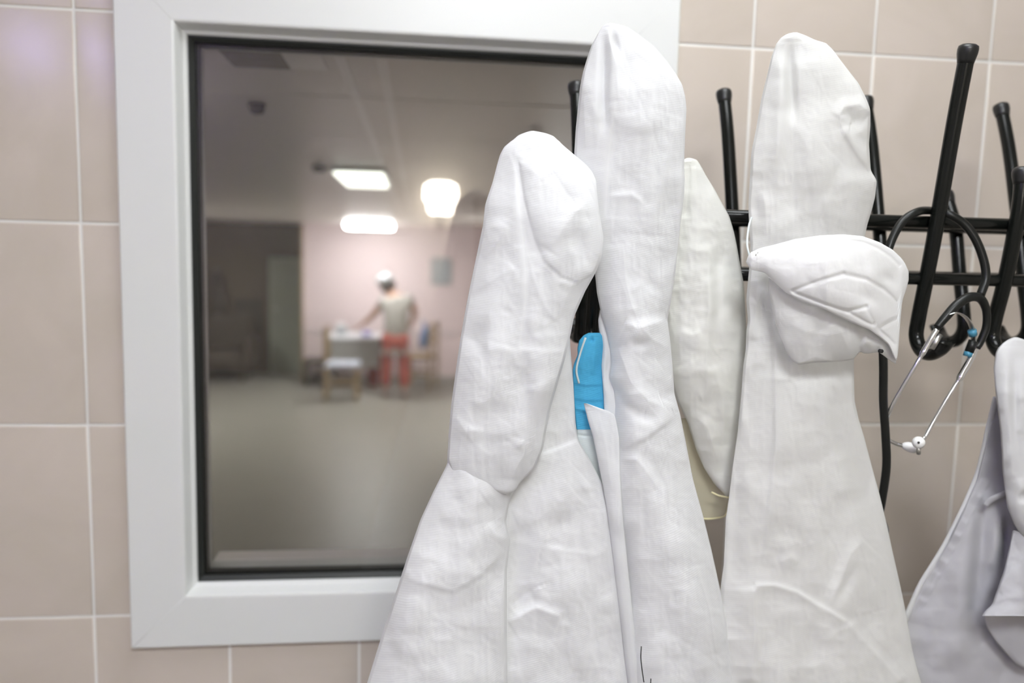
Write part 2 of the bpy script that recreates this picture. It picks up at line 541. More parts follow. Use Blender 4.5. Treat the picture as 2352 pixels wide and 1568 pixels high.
PROF = [(0, 0.0), (0.0, -.013), (0.002, -.015), (0.080, -.015), (0.083, -.0142), (0.0845, -.012), (0.0895, .004), (0.091, .006),
        (0.0935, .007), (0.0955, .010), (0.0958, .02), (0.0958, .10), (0.03, .10), (0.03, .0)]
for s in 'lrbt':
    frame_bar('frame_bar', s, PROF, WL, WR, WB, WT, MT['upvc'], win)
    frame_bar('gasket', s, [(0.0945, .0205), (0.0945, .0125), (0.0975, .0125), (0.1035, .017), (0.1035, .0205)], WL, WR, WB, WT, MT['gasket'], win)
    frame_bar('spacer', s, [(0.0945, .040), (0.0945, .027), (0.107, .027), (0.107, .040)], WL, WR, WB, WT, MT['gasket'], win)
for (cx, cz, sx, sz) in ((WL, WB, 1, 1), (WR, WB, -1, 1), (WL, WT, 1, -1), (WR, WT, -1, -1)):
    tube('mitre_seam', [(cx + sx * .002, -.0149, cz + sz * .002), (cx + sx * .081, -.0149, cz + sz * .081)], 0.0005, MT['seam'], win, 6)
gi = 0.0945
box('glass_pane', WL + gi, WR - gi, .0210, .0250, WB + gi, WT - gi, MT['glass'], win)
box('glass_pane', WL + gi, WR - gi, .0410, .0450, WB + gi, WT - gi, MT['glass'], win)
box('sill', OL + .068, OR - .068, .10, WALL_T + .012, WB + .075, WB + .097, MT['sill'], win, .003)

# ------------------------------------------------------------------ the hall beyond the glass
HC = 2.275
HB = 10.54                      # far wall
HX0, HX1 = -4.2, 3.6
PL = -1.10                      # where the pink wall ends, left of it a dim recess
tag(box('floor_hall', HX0, HX1, WALL_T, HB + 1.6, -.06, 0, MT['hall_floor']), 'polished greyish floor of the hall behind the glass', 'floor', kind='structure')
hc = tag(box('ceiling_hall', HX0, HX1, WALL_T, HB + 1.6, HC, HC + .06, MT['hall_ceiling']), 'greyish suspended ceiling of the hall', 'ceiling', kind='structure')
tag(box('wall_far', PL, HX1, HB, HB + .15, 0, HC, MT['pink']), 'pale pink far wall of the hall', 'wall', kind='structure')
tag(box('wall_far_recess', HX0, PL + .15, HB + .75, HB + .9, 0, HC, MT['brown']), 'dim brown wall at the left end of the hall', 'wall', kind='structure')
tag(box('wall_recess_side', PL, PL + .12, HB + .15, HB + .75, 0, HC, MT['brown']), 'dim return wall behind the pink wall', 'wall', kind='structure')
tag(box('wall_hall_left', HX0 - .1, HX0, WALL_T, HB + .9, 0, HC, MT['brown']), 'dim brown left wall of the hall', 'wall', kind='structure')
tag(box('wall_hall_right', HX1, HX1 + .1, WALL_T, HB + .15, 0, HC, MT['pink']), 'pale pink right wall of the hall', 'wall', kind='structure')
tag(box('trim_1', PL, HX1, HB - .015, HB, .70, .76, MT['dado'], bevel=.003), 'pale dado rail on the pink wall', 'trim', kind='structure')
tag(box('baseboard_far', PL, HX1, HB - .02, HB, 0, .09, MT['skirting'], bevel=.003), 'grey baseboard along the pink wall', 'baseboard', kind='structure')
tag(box('trim_2', PL - .03, PL, HB - .03, HB + .15, 0, HC, MT['oak'], bevel=.003), 'wooden corner strip at the end of the pink wall', 'trim', kind='structure')
# ceiling strips and hatches (parts of the ceiling)
for xs in (0.355, 0.428):
    box('strip', xs - .010, xs + .010, WALL_T + .06, 9.5, HC - .0015, HC + .001, MT['hall_rib'], hc)
for k in range(1, 16):
    box('joint', HX0, HX1, .62 * k - .006, .62 * k + .006, HC - .0012, HC + .001, MT['hall_ceiling'], hc)
h0, h1, h2 = atZ(560, 132, HC), atZ(690, 188, HC), atZ(772, 186, HC)
box('hatch', h0[0] - .03, h1[0], WALL_T + .005, WALL_T + .21, HC - .004, HC + .001, MT['olive_hatch'], hc)
box('hatch', h1[0] + .002, h2[0] - .004, WALL_T + .03, WALL_T + .20, HC - .004, HC + .001, MT['hall_rib'], hc)
# far lamps
def far_lamp(x0, x1, y0, y1, h, mat, label, drop=0.0):
    e = empty('hall_lamp', ((x0 + x1) / 2, (y0 + y1) / 2, HC))
    tag(e, label, 'ceiling lamp')
    if drop:
        for sx in (x0 + .05, x1 - .05):
            tube('suspension', [(sx, (y0 + y1) / 2, HC - .001), (sx, (y0 + y1) / 2, HC - drop)], .004, MT['steel'], e, 6)
        box('end_frame', x0 - .012, x1 + .012, y0 - .012, y0 - .001, HC - drop - h, HC - drop, MT['upvc'], e)
        box('end_frame', x0 - .012, x1 + .012, y1 + .001, y1 + .012, HC - drop - h, HC - drop, MT['upvc'], e)
        box('diffuser', x0, x1, y0, y1, HC - drop - h, HC - drop, mat, e, .01)
        return e
    box('housing', x0 - .012, x1 + .012, y0 - .012, y1 + .012, HC - .02, HC - .001, MT['upvc'], e)
    box('diffuser', x0, x1, y0, y1, HC - .02 - h, HC - .02, mat, e, min(.01, h * .4))
    return e


a = atY(797, 508, 9.5); b_ = atY(902, 508, 9.5)
far_lamp(a[0], b_[0], 9.2, 9.75, .065, MT['lamp_far'], 'bright boxy ceiling lamp nearest the pink wall')
a = atZ(765, 399, HC - .03); b_ = atZ(893, 432, HC - .03)
far_lamp(a[0], b_[0], min(a[1], b_[1]), max(a[1], b_[1]), .012, MT['lamp_far_near'], 'glowing flat ceiling lamp nearer the window')
far_lamp(1.9, 2.5, 6.8, 7.6, .05, MT['fill_hang'], 'added suspended fill light at the right of the hall, hidden behind the gowns', .35)  # invented lamp, put in to brighten the hall ceiling
far_lamp(-3.6, -3.0, 6.8, 7.6, .05, MT['fill_hang'], 'added suspended fill light at the left of the hall, outside the glass view', .35)  # unseen twin, also added to lift the ceiling and far floor
far_lamp(-.40, -.10, .35, .65, .03, MT['fill_far_side'], 'small added fill light near the window on the hall side, out of view')  # added out of view to lighten the window sill
# smoke detectors
for px_, py_, lab in ((590, 247, 'round dark ceiling detector near the top left of the glass'), (733, 387, 'round dark ceiling detector beside the nearer hall lamp')):
    q = atZ(px_, py_, HC - .01)
    s = .018 if py_ < 300 else .028
    tag(link('ceiling_detector', lathe_mesh('ceiling_detector', [(s * .5, -.016), (s * .9, -.012), (s, -.004), (s * 1.15, 0.0085)], q, (0, 0, 1), 20), MT['dark_board']), lab, 'detector', 'ceiling detectors')

# ------------------------------------------------------------------ things in the hall
# door in the recess
dq0 = atY(618, 590, HB + .74); dq1 = atY(700, 868, HB + .74)
door = tag(empty('door_1', (dq0[0], HB + .7, 0)), 'grey-green door standing in the dim recess', 'door', kind='structure')
box('leaf', dq0[0], min(dq0[0] + .85, PL - .02), HB + .70, HB + .748, 0.005, dq0[2], MT['green_door'], door, .004)
box('frame', dq0[0] - .07, dq0[0], HB + .69, HB + .748, 0, dq0[2] + .06, MT['brown'], door)
tube('handle', [(dq0[0] + .07, HB + .69, 1.0), (dq0[0] + .07, HB + .66, 1.0), (dq0[0] + .17, HB + .66, 1.0)], .01, MT['steel'], door, 8, smooth_pts=4)

# dim furniture in the recess
q = atZ(510, 860, 0)
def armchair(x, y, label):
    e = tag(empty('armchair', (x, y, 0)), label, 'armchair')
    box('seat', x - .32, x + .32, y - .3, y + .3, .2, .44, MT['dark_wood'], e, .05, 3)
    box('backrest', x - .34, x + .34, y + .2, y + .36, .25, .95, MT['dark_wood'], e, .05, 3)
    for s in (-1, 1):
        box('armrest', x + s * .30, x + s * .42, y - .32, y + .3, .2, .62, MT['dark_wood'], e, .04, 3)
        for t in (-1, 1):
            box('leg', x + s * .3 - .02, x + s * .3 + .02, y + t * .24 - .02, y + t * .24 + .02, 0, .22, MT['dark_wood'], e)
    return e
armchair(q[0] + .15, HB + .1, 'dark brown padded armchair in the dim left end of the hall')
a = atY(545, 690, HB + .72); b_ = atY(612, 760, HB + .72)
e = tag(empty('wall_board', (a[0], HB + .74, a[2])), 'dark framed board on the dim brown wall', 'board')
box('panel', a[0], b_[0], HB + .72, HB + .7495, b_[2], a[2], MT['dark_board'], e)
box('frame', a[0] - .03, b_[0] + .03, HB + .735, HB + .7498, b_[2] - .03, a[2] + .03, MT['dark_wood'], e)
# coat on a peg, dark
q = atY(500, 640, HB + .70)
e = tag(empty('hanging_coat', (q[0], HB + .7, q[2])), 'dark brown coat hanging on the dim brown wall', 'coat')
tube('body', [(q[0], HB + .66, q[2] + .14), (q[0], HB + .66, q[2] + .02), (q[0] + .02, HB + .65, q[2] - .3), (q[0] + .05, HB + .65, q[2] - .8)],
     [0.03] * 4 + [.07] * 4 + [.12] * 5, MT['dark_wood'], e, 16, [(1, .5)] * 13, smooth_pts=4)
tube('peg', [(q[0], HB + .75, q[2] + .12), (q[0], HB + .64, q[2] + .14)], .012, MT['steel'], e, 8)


def simple_table(name, x0, x1, y0, y1, h, top, leg, label, apron=None):
    e = tag(empty(name, ((x0 + x1) / 2, (y0 + y1) / 2, 0)), label, 'table')
    box('table_top', x0, x1, y0, y1, h - .035, h, top, e, .005)
    if apron: box('apron', x0 + .05, x1 - .05, y0 + .03, y0 + .05, h - .42, h - .035, apron, e)
    for sx in (x0 + .05, x1 - .05):
        for sy in (y0 + .05, y1 - .05):
            box('leg', sx - .02, sx + .02, sy - .02, sy + .02, 0, h - .035, leg, e)
    return e


TY = 9.70
a = atY(748, 775, TY); b_ = atY(882, 775, TY)
simple_table('table', a[0], b_[0], TY, TY + .65, .74, MT['white_top'], MT['grey_panel'], 'white topped table with a grey panel beside the standing person', MT['grey_panel'])
tx0 = a[0]
# low dark bench left of the table
a = atY(697, 840, HB - .35); b_ = atY(745, 840, HB - .35)
e = tag(empty('bench', (a[0], HB - .3, 0)), 'low dark bench against the end of the pink wall', 'bench')
box('seat', a[0], b_[0] + .1, HB - .4, HB - .08, .30, .36, MT['dark_board'], e, .005)
for sx in (a[0] + .03, b_[0] + .06):
    box('leg', sx - .02, sx + .03, HB - .38, HB - .1, 0, .30, MT['dark_board'], e)


def chair(x, y, rz, label, seatmat):
    e = tag(empty('wooden_chair', (x, y, 0)), label, 'chair')
    c, s = math.cos(rz), math.sin(rz)
    def part(name, bx, mat, bev=.004):
        b2 = bmesh.new(); add_box(b2, *bx)
        bmesh.ops.bevel(b2, geom=list(b2.edges), offset=bev, segments=2, affect='EDGES')
        for v in b2.verts:
            v.co = Vector((x + c * v.co.x - s * v.co.y, y + s * v.co.x + c * v.co.y, v.co.z))
        return bm_obj(name, b2, mat, e)
    part('seat', (-.22, .22, -.22, .22, .43, .47), seatmat)
    for sx in (-.19, .19):
        part('leg', (sx - .02, sx + .02, -.21, -.17, 0, .43), MT['oak'])
        part('rear_post', (sx - .02, sx + .02, .18, .22, 0, .93), MT['oak'])
    for z in (.62, .74, .86):
        part('back_slat', (-.17, .17, .19, .21, z, z + .06), MT['oak'], .003)
    for sx in (-.19, .19):
        part('stretcher', (sx - .012, sx + .012, -.17, .18, .2, .23), MT['oak'], .003)
    return e


q = atZ(785, 918, 0)
chair(q[0], q[1] + .1, PI / 2, 'light wooden chair with a pale seat in front of the white table', MT['seat'])
q = atZ(955, 893, 0)
chair(q[0] + .05, q[1] + .1, -PI / 2 - .3, 'light wooden chair behind the standing person, half hidden', MT['oak'])

# bucket
q = atZ(860, 884, 0)
e = tag(empty('bucket', (q[0], q[1], 0)), 'dark red bucket on the hall floor beside the person', 'bucket')
link('body', lathe_mesh('body', [(.085, 0.0), (.09, .01), (.115, .24), (.12, .25), (.11, .25), (.085, .02)], (q[0], q[1], 0), (0, 0, 1), 20), MT['red_bucket'], e)
tube('handle', [(q[0] - .115, q[1], .24), (q[0] - .08, q[1], .30), (q[0], q[1], .325), (q[0] + .08, q[1], .30), (q[0] + .115, q[1], .24)], .005, MT['steel'], e, 6, smooth_pts=4)
# things on the table
q = atY(783, 750, TY + .3)
e = tag(empty('box', (q[0], TY + .3, .74)), 'small pale box standing on the white table', 'box')
box('body', q[0] - .07, q[0] + .08, TY + .25, TY + .38, .741, .85, MT['board_grey'], e, .004)
box('lid', q[0] - .06, q[0] + .05, TY + .26, TY + .37, .85, .90, MT['white_top'], e, .01)
q = atY(842, 752, TY + .25)
e = tag(empty('tissue_pack', (q[0], TY + .25, .74)), 'purple packet lying on the table by the person', 'packet')
box('body', q[0] - .06, q[0] + .06, TY + .2, TY + .3, .741, .80, MT['purple'], e, .012, 3)
box('flap', q[0] - .03, q[0] + .03, TY + .22, TY + .28, .80, .806, MT['white_top'], e)
q = atY(815, 770, TY + .12)
e = tag(empty('paper_sheet', (q[0], TY + .12, .74)), 'white paper lying flat on the table', 'paper')
box('sheet', q[0] - .2, q[0] + .12, TY + .04, TY + .26, .7408, .745, MT['white_top'], e)
# grey notice board on the pink wall
a = atY(993, 594, HB); b_ = atY(1035, 652, HB)
e = tag(empty('notice_board', (a[0], HB, b_[2])), 'small grey notice board on the pink wall', 'notice board')
box('panel', a[0], b_[0], HB - .02, HB - .004, b_[2], a[2], MT['board_grey'], e)
box('frame', a[0] - .015, b_[0] + .015, HB - .016, HB - .001, b_[2] - .015, a[2] + .015, MT['skirting'], e)
# blue bag on the far chair
q = atY(976, 770, 9.9)
e = tag(empty('bag', (q[0], 9.9, q[2])), 'blue cloth bag hanging on the half hidden chair', 'bag')
link('body', lathe_mesh('body', [(.01, -.20), (.05, -.17), (.065, -.05), (.05, .06), (.02, .12)], (q[0], 9.95, q[2]), (0.15, 0, 1), 16), MT['bag_blue'], e)
tube('strap', [(q[0] - .02, 9.95, q[2] + .1), (q[0] - .03, 9.97, q[2] + .2), (q[0] + .02, 9.95, q[2] + .12)], .008, MT['bag_blue'], e, 6, smooth_pts=5)


# ------------------------------------------------------------------ person bending over the table
PY = 9.32
def pp(x, y, dy=0.0):
    return atY(x, y, PY + dy)


def skin_obj(name, pts, edges, radii, mat, parent, sub=2, root=0):
    me = bpy.data.meshes.new(name)
    me.from_pydata([tuple(map(float, p_)) for p_ in pts], edges, [])
    o = link(name, me, mat, parent)
    md = o.modifiers.new('skin', 'SKIN')
    for i, v in enumerate(me.skin_vertices[0].data):
        r_ = radii[i]
        v.radius = (r_, r_) if np.isscalar(r_) else r_
        v.use_root = (i == root)
    sb = o.modifiers.new('sub', 'SUBSURF'); sb.levels = sub; sb.render_levels = sub
    dg = bpy.context.evaluated_depsgraph_get()
    me2 = bpy.data.meshes.new_from_object(o.evaluated_get(dg))
    o.modifiers.clear()
    o.data = me2
    me2.polygons.foreach_set('use_smooth', [True] * len(me2.polygons))
    if not me2.materials: me2.materials.append(mat)
    return o


foot1, foot2 = pp(884, 905), pp(928, 909, -.05)
foot1[2] = .05; foot2[2] = .05
person = tag(empty('person', ((foot1[0] + foot2[0]) / 2, PY, 0)), 'person in white tunic, cap and red trousers leaning over the table', 'person')
hip = pp(908, 782)
hl, hr = hip + (-.10, 0, -.02), hip + (.10, 0, -.02)
kn1, kn2 = (foot1 + hl) / 2 + (0, .03, .03), (foot2 + hr) / 2 + (0, .03, .03)
waist = pp(910, 745, .06); chest = pp(910, 700, .18); neck = pp(899, 676, .26); headp = pp(891, 655, .32)
sl, sr = pp(882, 692, .22), pp(940, 688, .16)
el1, wr1, hd1 = pp(857, 724, .30), pp(832, 746, .36), pp(820, 753, .39)
el2, wr2, hd2 = pp(954, 716, .22), pp(946, 742, .36), pp(938, 752, .44)
pts = [hip, waist, chest, neck, headp, hl, kn1, foot1 + (0, 0, .05), hr, kn2, foot2 + (0, 0, .05), sl, el1, wr1, sr, el2, wr2]
edg = [(0, 1), (1, 2), (2, 3), (3, 4), (0, 5), (5, 6), (6, 7), (0, 8), (8, 9), (9, 10), (2, 11), (11, 12), (12, 13), (2, 14), (14, 15), (15, 16)]
rad = [(.15, .12), (.14, .11), (.16, .11), .055, .085, .09, .065, .045, .09, .065, .045, .06, .045, .033, .06, .045, .033]
body = skin_obj('body', pts, edg, rad, MT['skin'], person)
# clothing
tun = [hip + (0, 0, -.16), hip, waist, chest, pp(902, 684, .22), sl, (sl + el1) / 2, sr, (sr + el2) / 2]
skin_obj('tunic', tun, [(0, 1), (1, 2), (2, 3), (3, 4), (3, 5), (5, 6), (3, 7), (7, 8)], [(.185, .15), (.18, .15), (.165, .13), (.18, .13), .075, .085, .07, .085, .07], MT['tunic'], person, root=1)
trs = [hip, hl, kn1, foot1 + (0, 0, .07), hr, kn2, foot2 + (0, 0, .07)]
skin_obj('trousers', trs, [(0, 1), (1, 2), (2, 3), (0, 4), (4, 5), (5, 6)], [(.16, .13), .105, .085, .07, .105, .085, .07], MT['trousers'], person)
for f in (foot1, foot2):
    skin_obj('shoe', [f + (0, -.09, -.01), f + (0, .0, 0), f + (0, .12, -.015)], [(0, 1), (1, 2)], [.045, .05, .04], MT['shoe'], person, root=1)
hdir = np.array([-.2, .75, -.1])
link('hair', lathe_mesh('hair', [(.03, -.10), (.075, -.085), (.098, -.04), (.104, .0), (.10, .03)], headp + (0.0, -.01, .0), (-.2, -.2, 1), 18), MT['hair'], person)
link('cap', lathe_mesh('cap', [(.100, .03), (.112, .045), (.118, .08), (.10, .12), (.06, .145), (.01, .155)], headp + (-.02, .0, .0), (-.35, .2, 1), 18), MT['cap'], person)
nf = np.array([-.35, .9, -.25]); nf /= np.linalg.norm(nf)
sd = np.cross(nf, (0, 0, 1)); sd /= np.linalg.norm(sd)
for s in (-1, 1):
    link('ear', lathe_mesh('ear', [(.004, -.012), (.026, -.006), (.028, .004), (.01, .012)], headp + sd * s * .1, sd * s, 12), MT['skin'], person)
    link('eye', lathe_mesh('eye', [(.004, -.006), (.012, 0), (.006, .006)], headp + nf * .083 + sd * s * .032, nf, 10), MT['hair'], person)
link('nose', lathe_mesh('nose', [(.018, -.02), (.014, .008), (.005, .022)], headp + nf * .09 + (0, 0, -.02), nf, 10), MT['skin'], person)
link('mouth', lathe_mesh('mouth', [(.022, -.004), (.018, .004)], headp + nf * .082 + (0, 0, -.055), nf, 10), MT['trousers'], person)


def hand(wr, hd, side):
    d = hd - wr; d /= np.linalg.norm(d)
    n_ = np.array([0, 0, 1.0]); n_ -= d * (n_ @ d); n_ /= np.linalg.norm(n_)
    s_ = np.cross(d, n_) * side
    palm = wr + d * .085
    P = [wr - d * .01, wr + d * .03, palm]; E_ = [(0, 1), (1, 2)]; Rr = [.03, (.036, .018), (.038, .015)]
    for k, ln in enumerate((.072, .082, .076, .06)):
        base = palm + s_ * (.027 - .018 * k)
        i = len(P)
        P += [base, base + d * ln * .5 - n_ * .006, base + d * ln - n_ * .022]
        E_ += [(2, i), (i, i + 1), (i + 1, i + 2)]; Rr += [.010, .009, .007]
    i = len(P)
    P += [wr + d * .035 + s_ * .035, wr + d * .075 + s_ * .06 - n_ * .01]
    E_ += [(1, i), (i, i + 1)]; Rr += [.012, .009]
    skin_obj('hand', P, E_, Rr, MT['skin'], person, 1, 1)


hand(wr1, hd1, 1); hand(wr2, hd2, -1)

# ------------------------------------------------------------------ coat rack (free standing, hooks on both faces)
RZ_UP, RZ_LO = 1.988, 1.9195
rack = tag(empty('coat_rack', (1.05, -.285, 0)), 'black metal coat rack with hooks on both sides before the tiled wall', 'coat rack')
HR = 0.0088


def hook(xs, pts, drop=0.0, r=HR):
    path = catmull([(xs, y, z - (drop if i == 0 else 0)) for i, (y, z) in enumerate(pts)], 8)
    n = len(path)
    zb = min(z for _, z in pts)
    fl, rad_ = [], []
    for i, P in enumerate(path):
        k = i / (n - 1)
        t = max(0.0, min(1.0, (k - .72) / .22))
        fl.append((1 + .25 * t, 1 - .45 * t)); rad_.append(r)
    o = tube('hook', path, rad_, MT['black'], rack, 16, fl, (1, 0, 0))
    top = path[0]; d = path[0] - path[1]; d /= np.linalg.norm(d)
    link('cap', lathe_mesh('cap', [(r * 1.01, -.016), (r * 1.10, -.012), (r * 1.24, -.006), (r * 1.27, -.001), (r * 1.2, .0025), (r * .8, .0048), (.0003, .0056)], top, d, 18), MT['black_cap'], o)
    return o


FRONT_T = [(-.392, 2.182), (-.378, 2.10), (-.362, 1.99), (-.350, 1.92), (-.341, 1.872), (-.339, 1.848), (-.350, 1.833), (-.368, 1.8285), (-.386, 1.835), (-.399, 1.848)]
BACK_T = [(-.150, 2.168), (-.176, 2.10), (-.208, 1.99), (-.226, 1.92), (-.240, 1.872), (-.243, 1.848), (-.232, 1.833), (-.214, 1.8285), (-.197, 1.835), (-.184, 1.848)]
FRONT_S = [(-.360, 2.052), (-.3615, 2.02), (-.358, 1.985), (-.348, 1.92), (-.337, 1.872), (-.335, 1.848), (-.346, 1.833), (-.364, 1.8285), (-.380, 1.835), (-.391, 1.848)]
BACK_S = [(-.180, 2.036), (-.196, 2.01), (-.209, 1.985), (-.226, 1.92), (-.240, 1.872), (-.243, 1.848), (-.232, 1.833), (-.214, 1.8285), (-.197, 1.835), (-.184, 1.848)]
for k in range(5):
    hook(.700 + .2065 * k, FRONT_T, .018 if k < 2 else 0)
    hook(.708 + .2115 * k, BACK_T)
xs_s = [atY(1225, 312, -.36)[0], atY(1588, 384, -.36)[0], atY(2347, 402, -.36)[0]]
for k, xs in enumerate(xs_s):
    hook(xs, FRONT_S if k else [(-.404, 2.046), (-.388, 2.02)] + FRONT_S[2:], (0, .022, 0)[k])
for xs in (.625, .835, 1.045, atY(2172, 443, -.18)[0]):
    hook(xs, BACK_S)
for z in (RZ_UP, RZ_LO):
    for y in (-.3435, -.2265):
        tube('rail', [(.612, y, z), (1.1, y, z), (1.75, y, z)], .0078, MT['black'], rack, 14, up=(0, 0, 1))
for x in (.652, 1.75):
    tube('upright', [(x, -.285, 0.02), (x, -.285, 1.0), (x, -.285, 2.0)], .013, MT['black'], rack, 14)
    for z in (RZ_UP, RZ_LO):
        tube('bracket', [(x, -.3435, z), (x, -.2265, z)], .008, MT['black'], rack, 10, up=(0, 0, 1))
    tube('foot', [(x, -.56, .012), (x, -.50, .02), (x, -.285, .02), (x, -.10, .02), (x, -.03, .012)], .012, MT['black'], rack, 10, up=(0, 0, 1), smooth_pts=4)


# ------------------------------------------------------------------ draped cloth
_rng = np.random.RandomState(3)
_LAT = _rng.rand(256, 256)


def vnoise(x, y):
    xi, yi = np.floor(x).astype(int), np.floor(y).astype(int)
    fx, fy = x - xi, y - yi
    fx = fx * fx * fx * (fx * (fx * 6 - 15) + 10); fy = fy * fy * fy * (fy * (fy * 6 - 15) + 10)
    g = lambda a_, b2: _LAT[a_ & 255, b2 & 255]
    return (g(xi, yi) * (1 - fx) + g(xi + 1, yi) * fx) * (1 - fy) + (g(xi, yi + 1) * (1 - fx) + g(xi + 1, yi + 1) * fx) * fy


def ridged(x, y, oct=3):
    s, a_, f_ = 0, 1.0, 1.0
    for k in range(oct):
        s = s + a_ * (1 - np.abs(2 * vnoise(x * f_ + 17 * k, y * f_ + 31 * k) - 1))
        a_ *= .5; f_ *= 1.9
    return s


_CR = []
_r2 = random.Random(99)
for _k in range(14):
    _a = _r2.gauss(PI / 2, .75)
    _CR.append((math.sin(_a), math.cos(_a), _r2.uniform(70, 230), _r2.uniform(0, 9), _r2.uniform(0, 200), _r2.uniform(0, 200)))


def crumples(X, Y):
    """sharp straight creases: triangle waves in many directions, each only where its patch mask is on"""
    H = 0
    wx, wy = X + 30 * vnoise(X / 130 + 3, Y / 130), Y + 30 * vnoise(X / 130, Y / 130 + 9)
    for sx, cx, lam, ph, ox, oy in _CR:
        t = (wx * sx + wy * cx) / lam + ph
        tri = np.abs(2 * (t - np.floor(t + .5)))
        m_ = sstep(.52, .80, vnoise(X / 105 + ox, Y / 150 + oy))
        H = H + (1 - tri) * m_ * (lam / 150)
    return H


def seg_dist(X, Y, poly):
    """distance, signed side and arclength fraction to a polyline"""
    P = np.array(poly, float)
    L_ = np.linalg.norm(np.diff(P, axis=0), axis=1); tot = L_.sum(); acc = 0
    best = np.full(X.shape, 1e9); sgn = np.zeros(X.shape); arc = np.zeros(X.shape)
    for i in range(len(P) - 1):
        d = P[i + 1] - P[i]
        t = np.clip(((X - P[i, 0]) * d[0] + (Y - P[i, 1]) * d[1]) / (d @ d), 0, 1)
        qx, qy = P[i, 0] + t * d[0], P[i, 1] + t * d[1]
        dd = np.hypot(X - qx, Y - qy)
        cr = (X - P[i, 0]) * d[1] - (Y - P[i, 1]) * d[0]     # >0: right of travel when y is down -> left in picture
        m_ = dd < best
        best = np.where(m_, dd, best); sgn = np.where(m_, np.sign(cr), sgn); arc = np.where(m_, (acc + t * L_[i]) / tot, arc)
        acc += L_[i]
    return best, sgn, arc


def sstep(a_, b2, x):
    t = np.clip((x - a_) / (b2 - a_), 0, 1)
    return t * t * (3 - 2 * t)


def inside(X, Y, poly):
    r_ = np.zeros(X.shape, bool)
    n = len(poly); j = n - 1
    for i in range(n):
        xi, yi = poly[i]; xj, yj = poly[j]
        c_ = ((yi > Y) != (yj > Y)) & (X < (xj - xi) * (Y - yi) / (yj - yi + 1e-9) + xi)
        r_ ^= c_; j = i
    return r_


def fold_height(X, Y, folds):
    """height towards the viewer in metres for creases given in photograph pixels"""
    H = np.zeros(X.shape)
    for f in folds:
        kind, poly, amp, w = f[:4]
        amp = amp * .001
        if kind == 'bump':
            d, _, _ = seg_dist(X, Y, list(poly) + [poly[0]])
            ins = inside(X, Y, poly)
            H += amp * np.where(ins, np.sqrt(np.clip(1 - (1 - np.clip(d / w, 0, 1)) ** 2, 0, 1)), 0)
            continue
        d, s, arc = seg_dist(X, Y, poly)
        tap = f[4] if len(f) > 4 else (.5 if kind == 'v' else .22)
        taper = np.clip(arc / tap, 0, 1) * np.clip((1 - arc) / tap, 0, 1) if tap > 0 else 1.0
        taper = (taper * taper * (3 - 2 * taper) if kind == 'v' else np.sqrt(taper)) if tap > 0 else 1.0
        if kind == 'r':        # ridge, sharp crest with straight flanks
            wa = np.where(s > 0, 2.2 * w, 7.0 * w)
            q_ = np.clip(1 - d / wa, 0, 1)
            H += .95 * amp * taper * np.where(s > 0, q_ ** 1.5, q_ ** 1.9)
        elif kind == 'v':      # soft valley or (negative) soft roll
            H += -1.35 * amp * taper * np.exp(-(d / w) ** 2)
        elif kind == 's':      # step: the side left of travel (picture) lies in front and hangs over
            sd_ = d * s
            H += amp * taper * np.exp(-d / (w * 6)) * (1 / (1 + np.exp(-np.clip(sd_ / (w * .25), -40, 40))))
        elif kind == 'g':      # fine groove
            H += -amp * np.exp(-(d / w) ** 2)
    return H


def random_creases(box_, n, seed, amp=(.5, 1.6), ln=(30, 140), ang=(60, 120), w=(8, 26)):
    rr = random.Random(seed)
    out = []
    for k in range(n):
        x, y = rr.uniform(box_[0], box_[2]), rr.uniform(box_[1], box_[3])
        a_ = math.radians(rr.uniform(*ang)); l = rr.uniform(*ln)
        bend = rr.uniform(-.25, .25)
        p0 = (x - math.cos(a_) * l / 2, y - math.sin(a_) * l / 2); p1 = (x + math.cos(a_) * l / 2, y + math.sin(a_) * l / 2)
        mid = (x - math.sin(a_) * l * bend, y + math.cos(a_) * l * bend)
        out.append((rr.choice('rrv'), [p0, mid, p1], rr.uniform(*amp) * rr.choice((1, 1, -1)), rr.uniform(*w), .45))
    return out


def interp_poly(pts, t, axis):
    P = np.array(sorted(pts, key=lambda q: q[axis]), float)
    return np.interp(t, P[:, axis], P[:, 1 - axis])


def smooth1(a_, k=2):
    for _ in range(k):
        b2 = a_.copy(); b2[1:-1] = .25 * a_[:-2] + .5 * a_[1:-1] + .25 * a_[2:]; a_ = b2
    return a_


